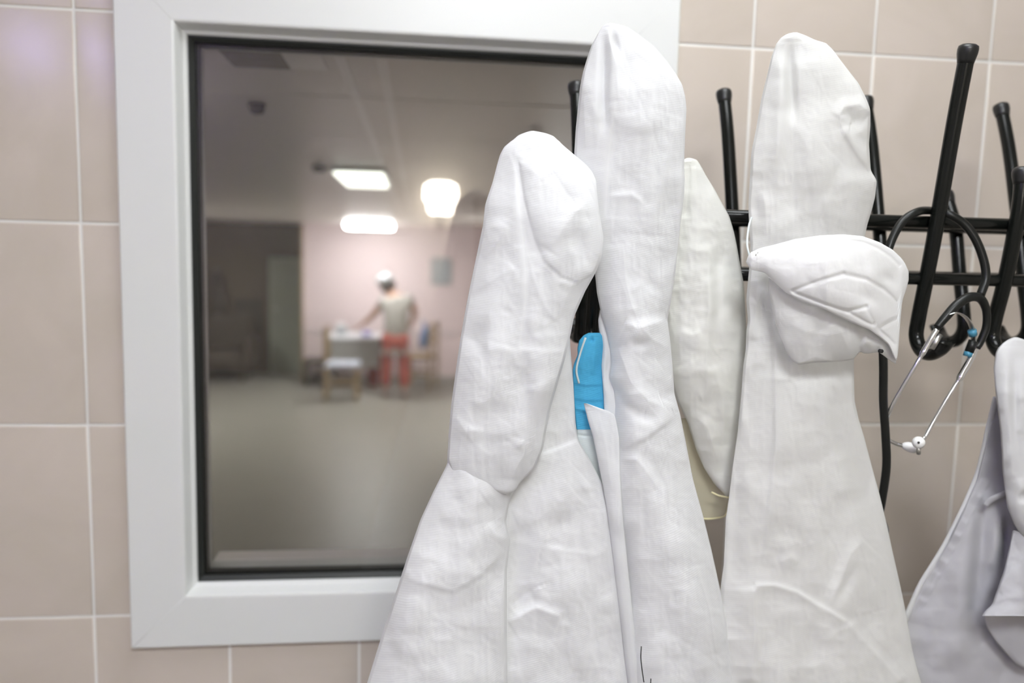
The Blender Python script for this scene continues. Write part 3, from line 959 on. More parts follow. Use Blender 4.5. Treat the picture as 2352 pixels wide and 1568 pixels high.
def drape(name, A, B, yA, yB, bulge, mat, parent, folds=(), back=.014, axis=1, step=4.0, nu=110, nb=14, t_end=None,
          noise=.0009, nscale=60.0, power=2.2, edge_keep=.025, sm=2, dense_to=1600, stretch=(1, 1), crumple=.0016):
    """closed hanging cloth between two outline curves A and B (photograph pixels), placed at real depth.
    yA, yB, bulge: [(t, metres)] along the running axis (axis=1: rows down the picture, axis=0: columns)"""
    lo = max(min(q[axis] for q in A), min(q[axis] for q in B))
    hi = min(max(q[axis] for q in A), max(q[axis] for q in B)) if t_end is None else t_end
    ts = []
    t = lo
    while t < min(hi, dense_to):
        ts.append(t); t += step if t - lo > 24 else max(.7, step * .4)
    t = ts[-1] + step
    while t < hi:
        ts.append(t); t += 24
    ts.append(hi)
    ts = np.array(ts)
    a_ = smooth1(interp_poly(A, ts, axis), sm); b2 = smooth1(interp_poly(B, ts, axis), sm)
    fy = lambda tab: np.interp(ts, [q[0] for q in tab], [q[1] for q in tab])
    YA, YB, BU = smooth1(fy(yA), 6), smooth1(fy(yB), 6), smooth1(fy(bulge), 6)
    u = .5 - .5 * np.cos(np.linspace(0, PI, nu)); u = .55 * u + .45 * np.linspace(0, 1, nu)
    C1 = a_[:, None] * (1 - u) + b2[:, None] * u
    T1 = np.repeat(ts[:, None], nu, 1)
    PX, PY_ = (C1, T1) if axis == 1 else (T1, C1)
    s = 1 - np.abs(2 * u - 1) ** (power + .4)
    Yb = YA[:, None] * (1 - u) + YB[:, None] * u
    width = np.abs(b2 - a_)[:, None] / 2100.0
    bul = np.minimum(BU[:, None] * .72, width * .5)
    fade = sstep(0, edge_keep, u) * sstep(0, edge_keep, 1 - u)
    H = fold_height(PX, PY_, folds)
    nz = noise * (ridged(PX / nscale * stretch[0], PY_ / nscale * stretch[1]) - 1.0)
    nz = nz + crumple * crumples(PX, PY_)
    lim = np.clip(width / .02, 0, 1)
    YF = Yb - bul * s - (H + nz) * fade * lim
    ub = np.linspace(1, 0, nb + 2)[1:-1]
    CB = a_[:, None] * (1 - ub) + b2[:, None] * ub
    TB = np.repeat(ts[:, None], nb, 1)
    sb = (1 - np.abs(2 * ub - 1) ** power) ** (1 / power)
    YBk = YA[:, None] * (1 - ub) + YB[:, None] * ub + np.minimum(back, width * .5) * sb
    PXB, PYB = (CB, TB) if axis == 1 else (TB, CB)
    px = np.concatenate([PX, PXB], 1); py = np.concatenate([PY_, PYB], 1); yy = np.concatenate([YF, YBk], 1)
    dx, dy = (px - 1176) / FPX, -(py - 784) / FPX
    D = dx[..., None] * RC[0] + dy[..., None] * RC[1] - RC[2]
    k = (yy - CAM[1]) / D[..., 1]
    V = CAM + D * k[..., None]
    n, m_ = V.shape[:2]
    idx = np.arange(n * m_).reshape(n, m_)
    i2 = np.roll(idx, -1, 1)
    F = np.stack([idx[:-1], idx[1:], i2[1:], i2[:-1]], -1).reshape(-1, 4)
    if axis == 0: F = F[:, ::-1]
    me = bpy.data.meshes.new(name)
    me.vertices.add(n * m_); me.vertices.foreach_set('co', V.reshape(-1))
    caps = [idx[0][::-1].tolist(), idx[-1].tolist()] if axis == 1 else [idx[0].tolist(), idx[-1][::-1].tolist()]
    nl = F.size + 2 * m_
    me.loops.add(nl); me.polygons.add(len(F) + 2)
    me.loops.foreach_set('vertex_index', np.concatenate([F.reshape(-1), caps[0], caps[1]]).astype(np.int32))
    st = np.concatenate([np.arange(len(F)) * 4, [F.size, F.size + m_]]).astype(np.int32)
    me.polygons.foreach_set('loop_start', st)
    me.update(calc_edges=True)
    me.validate()
    me.polygons.foreach_set('use_smooth', [True] * len(me.polygons))
    return link(name, me, mat, parent)


def strip(name, pts, Y, r, mat, parent, up=(0, 1, 0), flat=None, seg=8, sp=5):
    P = [atY(x, y, (Y if np.isscalar(Y) else Y[i])) for i, (x, y) in enumerate(pts)]
    path = catmull(P, sp)
    fl = None if flat is None else [flat] * len(path)
    return link(name, tube_mesh(name, path, r, seg, fl, up), mat, parent)


BOT = 2700   # the gowns hang on well below the frame

# ---- gown A: in front, left, over the window
gA = tag(empty('protective_gown', tuple(atY(1225, 310, -.36))), 'white non-woven gown hanging lowest and leftmost, in front of the window glass', 'gown', 'white disposable gowns on the rack')
A_L = [(1221, 300), (1212, 302), (1191, 310), (1174, 325), (1159, 335), (1148, 356), (1140, 385), (1131, 420), (1120, 452), (1114, 471), (1110, 513), (1102, 551), (1092, 599),
       (1080, 656), (1068, 717), (1057, 780), (1047, 850), (1036, 931), (1030, 1000), (1027, 1055), (1036, 1082), (1062, 1102), (1110, 1120), (1160, 1136)]
A_R = [(1225, 300), (1252, 305), (1271, 312), (1293, 333), (1319, 355), (1344, 376), (1360, 394), (1369, 414), (1371, 440), (1376, 484), (1386, 545), (1384, 586), (1379, 600), (1367, 628),
       (1344, 669), (1319, 726), (1308, 780), (1296, 830), (1282, 875), (1262, 946), (1247, 1031), (1227, 1076), (1200, 1102), (1190, 1115), (1186, 1126), (1164, 1136)]
foldsA = [
    ('s', [(1176, 350), (1186, 400), (1192, 470), (1200, 540), (1208, 620), (1206, 700), (1196, 800)], -4.0, 12),
    ('r', [(1178, 350), (1205, 366), (1260, 362), (1320, 368)], 3.0, 12),
    ('bump', [(1192, 372), (1230, 362), (1290, 362), (1330, 380), (1364, 430), (1380, 520), (1384, 586), (1362, 630), (1330, 650), (1290, 636), (1250, 600), (1226, 540), (1205, 460)], 6.5, 60),
    ('r', [(1270, 395), (1300, 440), (1328, 476)], -3.0, 14),
    ('r', [(1362, 458), (1340, 470), (1300, 515), (1262, 575)], 3.2, 16),
    ('v', [(1330, 500), (1330, 560), (1350, 630)], 3.0, 20),
    ('r', [(1205, 560), (1225, 640), (1250, 700), (1276, 736)], 2.6, 12),
    ('r', [(1380, 600), (1340, 648), (1310, 655), (1290, 645)], 2.4, 10),
    ('r', [(1320, 640), (1295, 700), (1276, 738)], 2.0, 10),
    ('r', [(1180, 610), (1150, 660), (1120, 720), (1090, 780)], 2.4, 14),
    ('r', [(1180, 615), (1110, 655), (1082, 672)], 2.0, 10),
    ('r', [(1168, 520), (1130, 575), (1108, 590)], 1.6, 10),
    ('v', [(1160, 420), (1140, 500), (1120, 600)], -2.0, 26),
    ('r', [(1165, 795), (1150, 850), (1130, 910), (1110, 925), (1060, 916)], 3.0, 16),
    ('r', [(1040, 950), (1066, 985), (1090, 1020), (1130, 1050)], 2.2, 12),
    ('r', [(1075, 985), (1112, 990)], 1.6, 6),
    ('v', [(1200, 780), (1205, 880), (1200, 980)], 3.0, 22),
    ('r', [(1212, 1012), (1205, 1045), (1185, 1075), (1183, 1100)], 3.5, 12),
    ('r', [(1230, 1010), (1205, 1010), (1190, 1030)], 2.0, 9),
    ('v', [(1260, 760), (1245, 880), (1225, 1000)], -4.0, 30),
    ('v', [(1120, 760), (1095, 900), (1075, 1030)], -4.0, 36),
] + random_creases((1060, 480, 1340, 1080), 34, 11, (.4, 1.3), (25, 110), (40, 130))
drape('sleeve', A_L, A_R, [(300, -.408), (330, -.414), (480, -.430), (800, -.442), (1136, -.452)], [(300, -.408), (330, -.416), (480, -.438), (800, -.446), (1136, -.452)],
      [(300, .012), (420, .024), (800, .028), (1000, .022), (1080, .014), (1136, .006)], MT['gown'], gA, foldsA, back=.02, nu=130, noise=.0010)
A2_L = [(1030, 1040), (1027, 1066), (996, 1127), (966, 1192), (936, 1277), (910, 1358), (880, 1448), (843, 1568), (520, BOT)]
A2_R = [(1195, 1040), (1190, 1110), (1170, 1150), (1162, 1197), (1172, 1240), (1164, 1308), (1164, 1433), (1165, 1568), (1165, BOT)]
folds2 = [
    ('r', [(1050, 1075), (1085, 1100), (1120, 1150), (1160, 1200)], 3.0, 14),
    ('r', [(1080, 1080), (1110, 1145), (1150, 1185)], -2.4, 10),
    ('r', [(1120, 1205), (1140, 1230), (1165, 1240)], 2.4, 8),
    ('s', [(925, 1330), (980, 1345), (1042, 1360), (1110, 1320), (1160, 1265)], 2.6, 10),
    ('r', [(1162, 1200), (1160, 1300), (1150, 1400), (1152, 1568)], 2.0, 12),
    ('v', [(1000, 1150), (975, 1260), (940, 1400), (910, 1568)], -4.0, 40),
    ('v', [(1100, 1250), (1080, 1400), (1075, 1568)], 3.5, 34),
] + random_creases((920, 1120, 1160, 1568), 22, 12, (.4, 1.2), (30, 120), (50, 130))
drape('front_panel', A2_L, A2_R, [(1040, -.446), (1568, -.455), (BOT, -.44)], [(1040, -.44), (1568, -.45), (BOT, -.44)],
      [(1040, .012), (1120, .022), (1568, .036), (BOT, .04)], MT['gown'], gA, folds2, back=.02, nu=110, t_end=BOT, noise=.0009)
A3_L = [(1180, 690), (1150, 1000), (1130, 1200), (1120, 1568), (1100, BOT)]
A3_R = [(1305, 690), (1308, 760), (1311, 810), (1317, 880), (1322, 971), (1328, 1010), (1353, 1051), (1384, 1112), (1402, 1180), (1418, 1283), (1434, 1408), (1450, 1568), (1500, BOT)]
folds3 = [
    ('s', [(1242, 1043), (1290, 1026), (1330, 1008)], -2.2, 6),
    ('r', [(1345, 1100), (1290, 1150), (1240, 1190), (1190, 1210)], 2.2, 16),
    ('r', [(1330, 1140), (1270, 1190), (1245, 1255), (1300, 1262)], 1.8, 12),
    ('r', [(1168, 1432), (1210, 1405), (1232, 1395), (1290, 1418)], 4.0, 9),
    ('r', [(1172, 1392), (1208, 1362), (1218, 1356), (1232, 1394)], -2.8, 9),
    ('v', [(1200, 1130), (1195, 1300), (1190, 1568)], 5.0, 32),
    ('v', [(1300, 1200), (1310, 1400), (1330, 1568)], -4.0, 50),
    ('r', [(1385, 1170), (1400, 1300), (1420, 1450)], 2.4, 12),
    ('r', [(1250, 1260), (1320, 1268), (1380, 1275)], 1.2, 6),
] + random_creases((1190, 1060, 1420, 1568), 22, 13, (.4, 1.1), (30, 110), (30, 150))
drape('back_panel', A3_L, A3_R, [(690, -.425), (1568, -.435), (BOT, -.43)], [(690, -.418), (1000, -.418), (1568, -.425), (BOT, -.42)],
      [(690, .004), (1000, .006), (1568, .014), (BOT, .02)], MT['gown'], gA, folds3, back=.006, nu=100, t_end=BOT, noise=.0009)

# ---- gown B: tallest, right of it
gB = tag(empty('protective_gown', tuple(atY(1400, 60, -.392))), 'white non-woven gown with a tall pointed hood, highest on the rack', 'gown', 'white disposable gowns on the rack')
B_L = [(1397, 52), (1388, 56), (1381, 64), (1371, 81), (1359, 103), (1348, 135), (1339, 165), (1332, 199), (1327, 250), (1322, 300), (1319, 351), (1322, 420), (1335, 500), (1352, 570),
       (1366, 620), (1371, 673), (1380, 716), (1391, 755), (1400, 800), (1403, 837), (1398, 866), (1409, 898), (1412, 930), (1406, 1000), (1404, 1100), (1412, 1200), (1424, 1320), (1436, 1450), (1446, 1568), (1480, BOT)]
B_R = [(1402, 52), (1414, 54), (1442, 62), (1469, 81), (1500, 104), (1530, 138), (1554, 172), (1567, 194), (1574, 223), (1577, 250), (1574, 307), (1571, 385), (1573, 408), (1571, 452), (1564, 503), (1558, 560),
       (1551, 625), (1542, 686), (1533, 733), (1540, 785), (1545, 842), (1549, 903), (1562, 950), (1575, 1015), (1592, 1102), (1615, 1185), (1634, 1262), (1654, 1353), (1669, 1433), (1685, 1568), (1760, BOT)]
foldsB = [
    ('v', [(1390, 60), (1388, 130), (1386, 210), (1390, 330)], 6.5, 11, .35),
    ('r', [(1396, 62), (1402, 100), (1416, 150), (1420, 230)], 4.0, 12),
    ('v', [(1408, 60), (1412, 90), (1424, 140)], 4.0, 7),
    ('s', [(1402, 250), (1404, 300), (1396, 400), (1390, 500)], -2.4, 10),
    ('r', [(1345, 340), (1343, 300), (1340, 220)], 2.4, 10),
    ('r', [(1400, 452), (1450, 446), (1480, 470)], 1.6, 6),
    ('v', [(1430, 140), (1470, 260), (1480, 400)], -5.0, 50),
    ('r', [(1560, 270), (1540, 330), (1520, 420), (1512, 540)], 3.4, 22),
    ('v', [(1545, 400), (1530, 480), (1510, 560)], 3.0, 20),
    ('r', [(1430, 560), (1436, 640), (1450, 700), (1470, 745)], 2.6, 14),
    ('r', [(1436, 740), (1462, 752), (1490, 746), (1530, 734)], 4.6, 10),
    ('r', [(1470, 750), (1500, 780), (1535, 800)], 2.6, 10),
    ('v', [(1440, 770), (1460, 790), (1500, 790)], 2.6, 12),
    ('r', [(1420, 800), (1450, 880), (1490, 920), (1525, 935), (1530, 920)], 3.6, 14),
    ('v', [(1405, 890), (1440, 930), (1480, 960), (1530, 960)], 3.0, 14),
    ('s', [(1430, 1034), (1480, 1010), (1530, 975), (1548, 955)], 2.6, 8),
    ('r', [(1418, 1054), (1460, 1054), (1480, 1075), (1510, 1120)], 2.4, 9),
    ('v', [(1470, 600), (1500, 660), (1530, 700)], 2.4, 18),
    ('v', [(1420, 1080), (1428, 1250), (1450, 1450), (1462, 1568)], 5.0, 22),
    ('v', [(1500, 1080), (1540, 1250), (1575, 1420), (1590, 1568)], -5.0, 44),
    ('r', [(1600, 1300), (1630, 1400), (1645, 1500)], 2.2, 12),
    ('r', [(1400, 960), (1410, 1050), (1412, 1150)], 2.6, 10),
] + random_creases((1400, 480, 1560, 1060), 30, 21, (.4, 1.3), (25, 110), (30, 140)) + random_creases((1450, 1060, 1640, 1568), 16, 22, (.4, 1.0), (40, 130), (60, 110))
drape('body', B_L, B_R, [(52, -.394), (200, -.400), (560, -.405), (1000, -.412), (1568, -.425), (BOT, -.42)], [(52, -.394), (200, -.400), (560, -.405), (1000, -.412), (1568, -.425), (BOT, -.42)],
      [(52, .010), (120, .020), (300, .026), (700, .034), (1100, .034), (1568, .04), (BOT, .05)], MT['gown'], gB, foldsB, back=.022, nu=130, t_end=BOT, noise=.0009)
FL_L = [(1341, 926), (1351, 968), (1362, 1002), (1384, 1111), (1393, 1162), (1408, 1283), (1423, 1408), (1441, 1568), (1500, 2300)]
FL_R = [(1346, 926), (1371, 938), (1384, 945), (1400, 940), (1416, 960), (1420, 1000), (1424, 1111), (1430, 1200), (1440, 1300), (1456, 1450), (1466, 1568), (1520, 2300)]
FL_R = [(1344, 925), (1362, 931), (1378, 937), (1396, 943), (1412, 952), (1422, 1000), (1426, 1111), (1432, 1200), (1442, 1300), (1458, 1450), (1468, 1568), (1520, 2300)]
drape('front_flap', FL_L, FL_R, [(925, -.424), (2300, -.436)], [(925, -.430), (2300, -.44)], [(925, .003), (1200, .006), (2300, .01)], MT['gown'], gB,
      [('r', [(1372, 940), (1392, 1030), (1405, 1130)], 1.8, 10), ('r', [(1350, 935), (1376, 1010)], 1.2, 8)], back=.004, nu=30, t_end=2300, noise=.0006)
TB_T = [(1348, 926), (1371, 934), (1384, 929), (1400, 920), (1410, 915), (1418, 920)]
strip('thread', [(1473, 1484), (1472, 1510), (1475, 1540), (1479, 1566)], [-.4645, -.4645, -.465, -.465], .0006, MT['ink'], gB)
strip('thread', [(1495, 1558), (1494, 1575)], [-.4655, -.4655], .0006, MT['ink'], gB)
# rolled inner collar pieces left of gown B
IC_L = [(1378, 712), (1374, 735), (1376, 760), (1384, 800), (1381, 840), (1384, 880), (1386, 905), (1388, 950), (1392, 1030)]
IC_R = [(1382, 712), (1392, 740), (1400, 770), (1412, 800), (1420, 840), (1420, 880), (1424, 905), (1424, 950), (1424, 1030)]
drape('collar', IC_L, IC_R, [(712, -.398), (1030, -.414)], [(712, -.402), (1030, -.412)], [(712, .002), (800, .006), (1030, .005)], MT['gown'], gB,
      [('r', [(1386, 760), (1390, 820), (1386, 880), (1400, 925)], 2.0, 6), ('v', [(1400, 800), (1396, 860), (1402, 910)], 2.2, 5)], back=.003, nu=24, noise=.0005)

# ---- gown C: milky film gown behind, on a short hook
gC = tag(empty('plastic_gown', tuple(atY(1602, 376, -.36))), 'thin milky plastic gown with grey stains, hanging behind between two white gowns', 'gown')
C_L = [(1578, 362), (1560, 372), (1540, 420), (1528, 500), (1522, 600), (1520, 750), (1535, 850), (1555, 920), (1579, 968), (1598, 1030), (1618, 1076), (1640, 1110), (1668, 1139)]
C_R = [(1584, 362), (1600, 366), (1608, 378), (1621, 402), (1642, 436), (1658, 466), (1675, 496), (1686, 534), (1692, 562), (1700, 608), (1709, 655), (1714, 755), (1716, 842), (1712, 950), (1700, 1040), (1690, 1110), (1676, 1140)]
foldsC = [
    ('r', [(1628, 560), (1630, 700), (1624, 820), (1622, 920)], 3.4, 12),
    ('v', [(1645, 560), (1650, 700), (1648, 820)], 3.0, 12),
    ('r', [(1584, 372), (1582, 420), (1576, 500)], -3.0, 10),
    ('r', [(1640, 840), (1660, 920), (1668, 1020)], 2.4, 12),
    ('r', [(1575, 955), (1600, 960), (1625, 980), (1650, 1060)], 3.0, 10),
    ('v', [(1600, 450), (1610, 560), (1600, 700)], -3.0, 26),
    ('r', [(1560, 760), (1590, 770), (1610, 760)], 2.0, 8),
] + random_creases((1550, 480, 1690, 1060), 24, 31, (.5, 1.6), (30, 120), (60, 120))
drape('body', C_L, C_R, [(362, -.362), (450, -.366), (800, -.372), (1140, -.372)], [(362, -.362), (450, -.366), (800, -.368), (1140, -.370)],
      [(362, .008), (480, .018), (680, .030), (860, .036), (1000, .022), (1140, .006)], MT['film_gown'], gC, foldsC, back=.02, nu=80, noise=.0014, nscale=46)
strip('cuff_elastic', [(1634, 1130), (1652, 1138), (1674, 1142)], -.378, .0011, MT['film_rim'], gC)

# ---- yellowish clear visor below it
vz = tag(empty('clear_visor', tuple(atY(1630, 1000, -.355))), 'clear yellowish plastic visor with a rounded yellow rim, low behind the gowns', 'visor')
V_L = [(1540, 960), (1540, 1100), (1552, 1160), (1580, 1184), (1606, 1190)]
V_R = [(1690, 960), (1690, 1080), (1680, 1130), (1674, 1160), (1668, 1184), (1640, 1191), (1612, 1191)]
drape('sheet', V_L, V_R, [(960, -.352), (1191, -.350)], [(960, -.356), (1191, -.354)], [(960, .004), (1191, .003)], MT['film'], vz, [], back=.001, nu=24, nb=6, noise=.0002)
strip('rim', [(1540, 1080), (1548, 1150), (1580, 1184), (1620, 1191), (1655, 1188), (1669, 1178), (1675, 1150), (1688, 1090)], -.3565, .0012, MT['film_rim'], vz)

# ---- gown D: right, under the respirator
gD = tag(empty('protective_gown', tuple(atY(1830, 85, -.392))), 'white gown draped on the hook behind the white respirator', 'gown', 'white disposable gowns on the rack')
D_L = [(1823, 74), (1809, 77), (1793, 87), (1783, 101), (1772, 130), (1763, 168), (1748, 229), (1736, 299), (1726, 347), (1723, 395), (1719, 468), (1720, 506), (1724, 560), (1722, 600), (1720, 625), (1714, 686), (1718, 735), (1714, 759),
       (1713, 800), (1707, 842), (1703, 902), (1694, 994), (1683, 1070), (1675, 1137), (1667, 1192), (1662, 1297), (1655, 1348), (1650, 1450), (1648, 1568), (1600, BOT)]
D_R = [(1828, 73), (1850, 81), (1873, 92), (1895, 98), (1911, 111), (1927, 133), (1949, 162), (1972, 191), (1991, 229), (1999, 251), (1999, 290), (1996, 331), (2000, 392), (2014, 414), (2010, 452), (2002, 484), (1992, 516), (1986, 545),
       (1976, 640), (1966, 740), (1961, 836), (1963, 922), (1972, 961), (1984, 1000), (2002, 1069), (2020, 1134), (2035, 1196), (2049, 1261), (2067, 1340), (2080, 1402), (2096, 1496), (2116, 1568), (2260, BOT)]
foldsD = [
    ('v', [(1814, 84), (1814, 130), (1816, 200), (1822, 300)], 6.0, 12, .35),
    ('v', [(1806, 100), (1796, 180), (1790, 300), (1786, 480)], -3.0, 16),
    ('r', [(1830, 90), (1824, 200), (1822, 350), (1826, 540)], -3.0, 20),
    ('v', [(1850, 120), (1870, 220), (1880, 360), (1876, 520)], -4.0, 50),
    ('r', [(1924, 270), (1940, 246), (1975, 240), (1998, 258)], 5.0, 12),
    ('v', [(1935, 280), (1955, 268), (1985, 300)], 5.0, 20),
    ('s', [(1924, 270), (1940, 310), (1970, 360), (2000, 396)], 4.5, 10),
    ('r', [(1945, 290), (1960, 330), (1985, 350), (1996, 330)], 3.0, 10),
    ('r', [(1930, 370), (1910, 390), (1890, 430), (1900, 500)], 2.0, 18),
    ('r', [(2012, 416), (1985, 440), (1960, 480), (1940, 530)], 2.4, 16),
    ('r', [(1750, 440), (1758, 470), (1760, 540)], 2.6, 10),
    ('v', [(1740, 430), (1736, 480), (1745, 520)], 3.0, 14),
    ('s', [(1760, 640), (1772, 740), (1776, 840), (1778, 1000), (1766, 1160), (1750, 1300)], 5.0, 10, .6),
    ('v', [(1850, 850), (1840, 1000), (1860, 1150)], -3.0, 40),
    ('r', [(1890, 870), (1905, 1000), (1945, 1130), (1990, 1290), (2020, 1400)], 3.4, 22, .08),
    ('v', [(1930, 880), (1960, 1010), (2000, 1150), (2040, 1300)], 3.6, 22),
    ('r', [(1732, 1344), (1780, 1344), (1830, 1360), (1870, 1385), (1895, 1400), (1950, 1432)], 3.2, 5, .05),
    ('r', [(1730, 1346), (1735, 1440), (1728, 1568)], 3.4, 10, .05),
    ('r', [(1895, 1400), (1930, 1340), (1955, 1270), (1985, 1240)], 4.0, 12),
    ('v', [(1910, 1400), (1945, 1340), (1968, 1280)], 3.0, 14),
    ('r', [(1950, 1430), (1958, 1445), (2010, 1500), (2070, 1568)], 3.6, 10, .05),
    ('r', [(1790, 1290), (1818, 1280), (1832, 1292)], 2.0, 8),
    ('v', [(1860, 1400), (1870, 1480), (1875, 1568)], 3.0, 26),
    ('v', [(1700, 1000), (1690, 1200), (1690, 1400)], 3.0, 18),
    ('r', [(1740, 640), (1735, 720), (1728, 780)], 3.0, 8),
    ('r', [(1716, 690), (1740, 700), (1750, 660)], 2.4, 8),
] + random_creases((1740, 120, 1980, 520), 14, 41, (.4, 1.1), (40, 140), (60, 120)) + random_creases((1720, 860, 2040, 1568), 30, 42, (.4, 1.2), (40, 150), (50, 130))
drape('body', D_L, D_R, [(73, -.394), (300, -.400), (800, -.405), (1568, -.415), (BOT, -.42)], [(73, -.394), (300, -.398), (560, -.395), (900, -.398), (1568, -.41), (BOT, -.41)],
      [(73, .010), (150, .022), (400, .028), (700, .024), (1100, .032), (1568, .044), (BOT, .05)], MT['gown_warm'], gD, foldsD, back=.02, nu=150, t_end=BOT, noise=.0010)

# ---- respirator hanging on the gown
rsp = tag(empty('respirator', tuple(atY(1900, 690, -.445))), 'white folding respirator with embossed seams hanging in front of the gown', 'respirator')
RT = [(1714, 600), (1718, 588), (1725, 579), (1747, 569), (1777, 562), (1825, 549), (1885, 540), (1937, 538), (1981, 542), (2020, 556), (2050, 573), (2070, 592), (2080, 606), (2087, 625)]
RB = [(1714, 603), (1725, 619), (1757, 626), (1777, 647), (1803, 671), (1842, 692), (1894, 710), (1946, 736), (1998, 757), (2020, 774), (2042, 793), (2056, 826), (2061, 838), (2064, 800), (2068, 740), (2071, 690), (2080, 672), (2087, 640)]
RBs = RB
groove = [
    ('g', [(1760, 582), (1825, 562), (1885, 553), (1937, 551), (1981, 556), (2016, 570), (2044, 588), (2066, 610)], 1.3, 4),
    ('g', [(1820, 668), (1880, 646), (1937, 629)], 2.0, 4.5), ('g', [(1937, 629), (1990, 641), (2030, 664), (2058, 690), (2068, 706)], 2.0, 4.5),
    ('g', [(1824, 672), (1870, 690), (1920, 708), (1946, 716)], 1.8, 4.5), ('g', [(1946, 716), (1990, 704)], 1.8, 4.5),
    ('g', [(1954, 720), (1990, 740), (2006, 746)], 1.8, 4.5), ('g', [(1990, 704), (2008, 742)], 1.6, 4.5), ('g', [(2020, 754), (2044, 740), (2066, 728)], 1.8, 4.5),
    ('g', [(2022, 760), (2040, 775), (2054, 790)], 1.5, 4),
    ('r', [(1790, 650), (1850, 610), (1930, 590)], 1.2, 20), ('v', [(1960, 660), (2000, 690), (2030, 700)], 2.0, 16),
    ('v', [(2020, 620), (2045, 645), (2060, 660)], 2.0, 12),
] + random_creases((1860, 580, 2060, 740), 12, 51, (.3, .8), (20, 70), (10, 170), (6, 14))
drape('upper_panel', RT, RBs, [(1714, -.452), (1760, -.460), (1900, -.478), (2000, -.462), (2087, -.425)], [(1714, -.452), (1780, -.464), (1900, -.484), (2000, -.470), (2061, -.445), (2087, -.425)],
      [(1714, .002), (1780, .010), (1900, .020), (2000, .018), (2060, .008), (2087, .002)], MT['respirator'], rsp, groove, back=.004, axis=0, step=2.5, nu=90, nb=10, noise=.0004, nscale=40, edge_keep=.02, dense_to=2200)
LT = [(1765, 636), (1777, 640), (1803, 664), (1842, 684), (1894, 702), (1946, 728), (1998, 750), (2020, 766), (2042, 786), (2058, 826)]
LB = [(1765, 668), (1772, 700), (1781, 742), (1794, 780), (1807, 810), (1820, 828), (1833, 838), (1868, 833), (1911, 831), (1945, 828), (1962, 824), (1974, 806), (1985, 812), (2000, 811), (2018, 808), (2032, 818), (2044, 828), (2058, 836)]
lowf = [
    ('r', [(1800, 735), (1850, 760), (1900, 770), (1950, 760)], 2.6, 16), ('r', [(1830, 838), (1870, 820), (1910, 828)], 2.2, 8),
    ('s', [(1990, 768), (1978, 795), (1964, 824)], 3.0, 6), ('r', [(1920, 740), (1945, 790), (1962, 822)], 2.4, 12), ('v', [(1860, 720), (1880, 760), (1860, 810)], 2.4, 18),
    ('r', [(1985, 790), (2010, 780), (2035, 800)], 1.6, 8),
] + random_creases((1790, 700, 1990, 830), 14, 52, (.4, 1.2), (20, 70), (20, 160), (6, 16))
drape('lower_panel', LT, LB, [(1765, -.450), (1900, -.468), (2000, -.456), (2058, -.436)], [(1765, -.444), (1860, -.446), (1960, -.440), (2058, -.434)],
      [(1765, .004), (1850, .010), (1960, .010), (2058, .002)], MT['respirator_in'], rsp, lowf, back=.004, axis=0, step=3, nu=60, nb=8, noise=.0008, nscale=40, dense_to=2200)
for x, y in ((1737, 584), (1741, 581)):
    strip('staple', [(x, y - 3), (x - 1, y + 3)], -.4632, .0006, MT['steel'], rsp, sp=2)
q = atY(2023, 806, -.4535)
link('strap_rivet', lathe_mesh('strap_rivet', [(.0022, -.002), (.0022, .002)], q, (0, -1, 0), 12), MT['hole'], rsp)
strip('strap', [(1722, 590), (1716, 560), (1720, 520), (1726, 500)], [-.452, -.446, -.430, -.415], .0011, MT['mask_white'], rsp)

# ---- blue pleated mask on the lower hook end
bmk = tag(empty('surgical_mask', tuple(atY(1355, 770, -.40))), 'blue pleated face mask hanging on a hook end between two gowns', 'face mask')
M_L = [(1352, 764), (1340, 770), (1330, 782), (1326, 800), (1327, 815), (1318, 835), (1315, 850), (1316, 875), (1318, 920), (1321, 960), (1324, 990)]
M_R = [(1366, 763), (1378, 764), (1385, 772), (1386, 784), (1378, 812), (1376, 840), (1374, 866), (1370, 890), (1369, 897), (1366, 930), (1362, 965), (1358, 991)]
M_R = [(1366, 763), (1378, 764), (1385, 772), (1388, 784), (1386, 812), (1384, 850), (1386, 890), (1388, 930), (1390, 965), (1390, 991)]
drape('pleats', M_L, M_R, [(763, -.402), (990, -.407)], [(763, -.402), (990, -.405)], [(763, .004), (820, .007), (990, .004)], MT['blue_mask'], bmk,
      [('r', [(1352, 770), (1346, 800), (1336, 850)], 2.0, 6), ('r', [(1370, 775), (1366, 815), (1362, 860)], 2.0, 6), ('s', [(1316, 880), (1345, 886), (1390, 884)], 1.4, 4, 0),
       ('s', [(1318, 915), (1345, 921), (1390, 919)], 1.4, 4, 0), ('s', [(1319, 940), (1345, 946), (1390, 944)], 1.4, 4, 0), ('v', [(1358, 770), (1360, 790)], 2.0, 4)],
      back=.006, nu=50, noise=.0006, nscale=30, step=2.5)
W_L = [(1324, 986), (1327, 1020), (1334, 1060), (1350, 1110)]
W_R = [(1390, 986), (1390, 1020), (1390, 1060), (1390, 1110)]
drape('white_edge', W_L, W_R, [(986, -.4085), (1110, -.409)], [(986, -.4065), (1110, -.408)], [(986, .003), (1110, .002)], MT['mask_white'], bmk, [('g', [(1324, 997), (1345, 1001), (1390, 1000)], .8, 3)], back=.003, nu=24, noise=.0004)
strip('ear_loop', [(1330, 880), (1324, 850), (1332, 815), (1345, 775)], -.4115, .0012, MT['mask_white'], bmk)

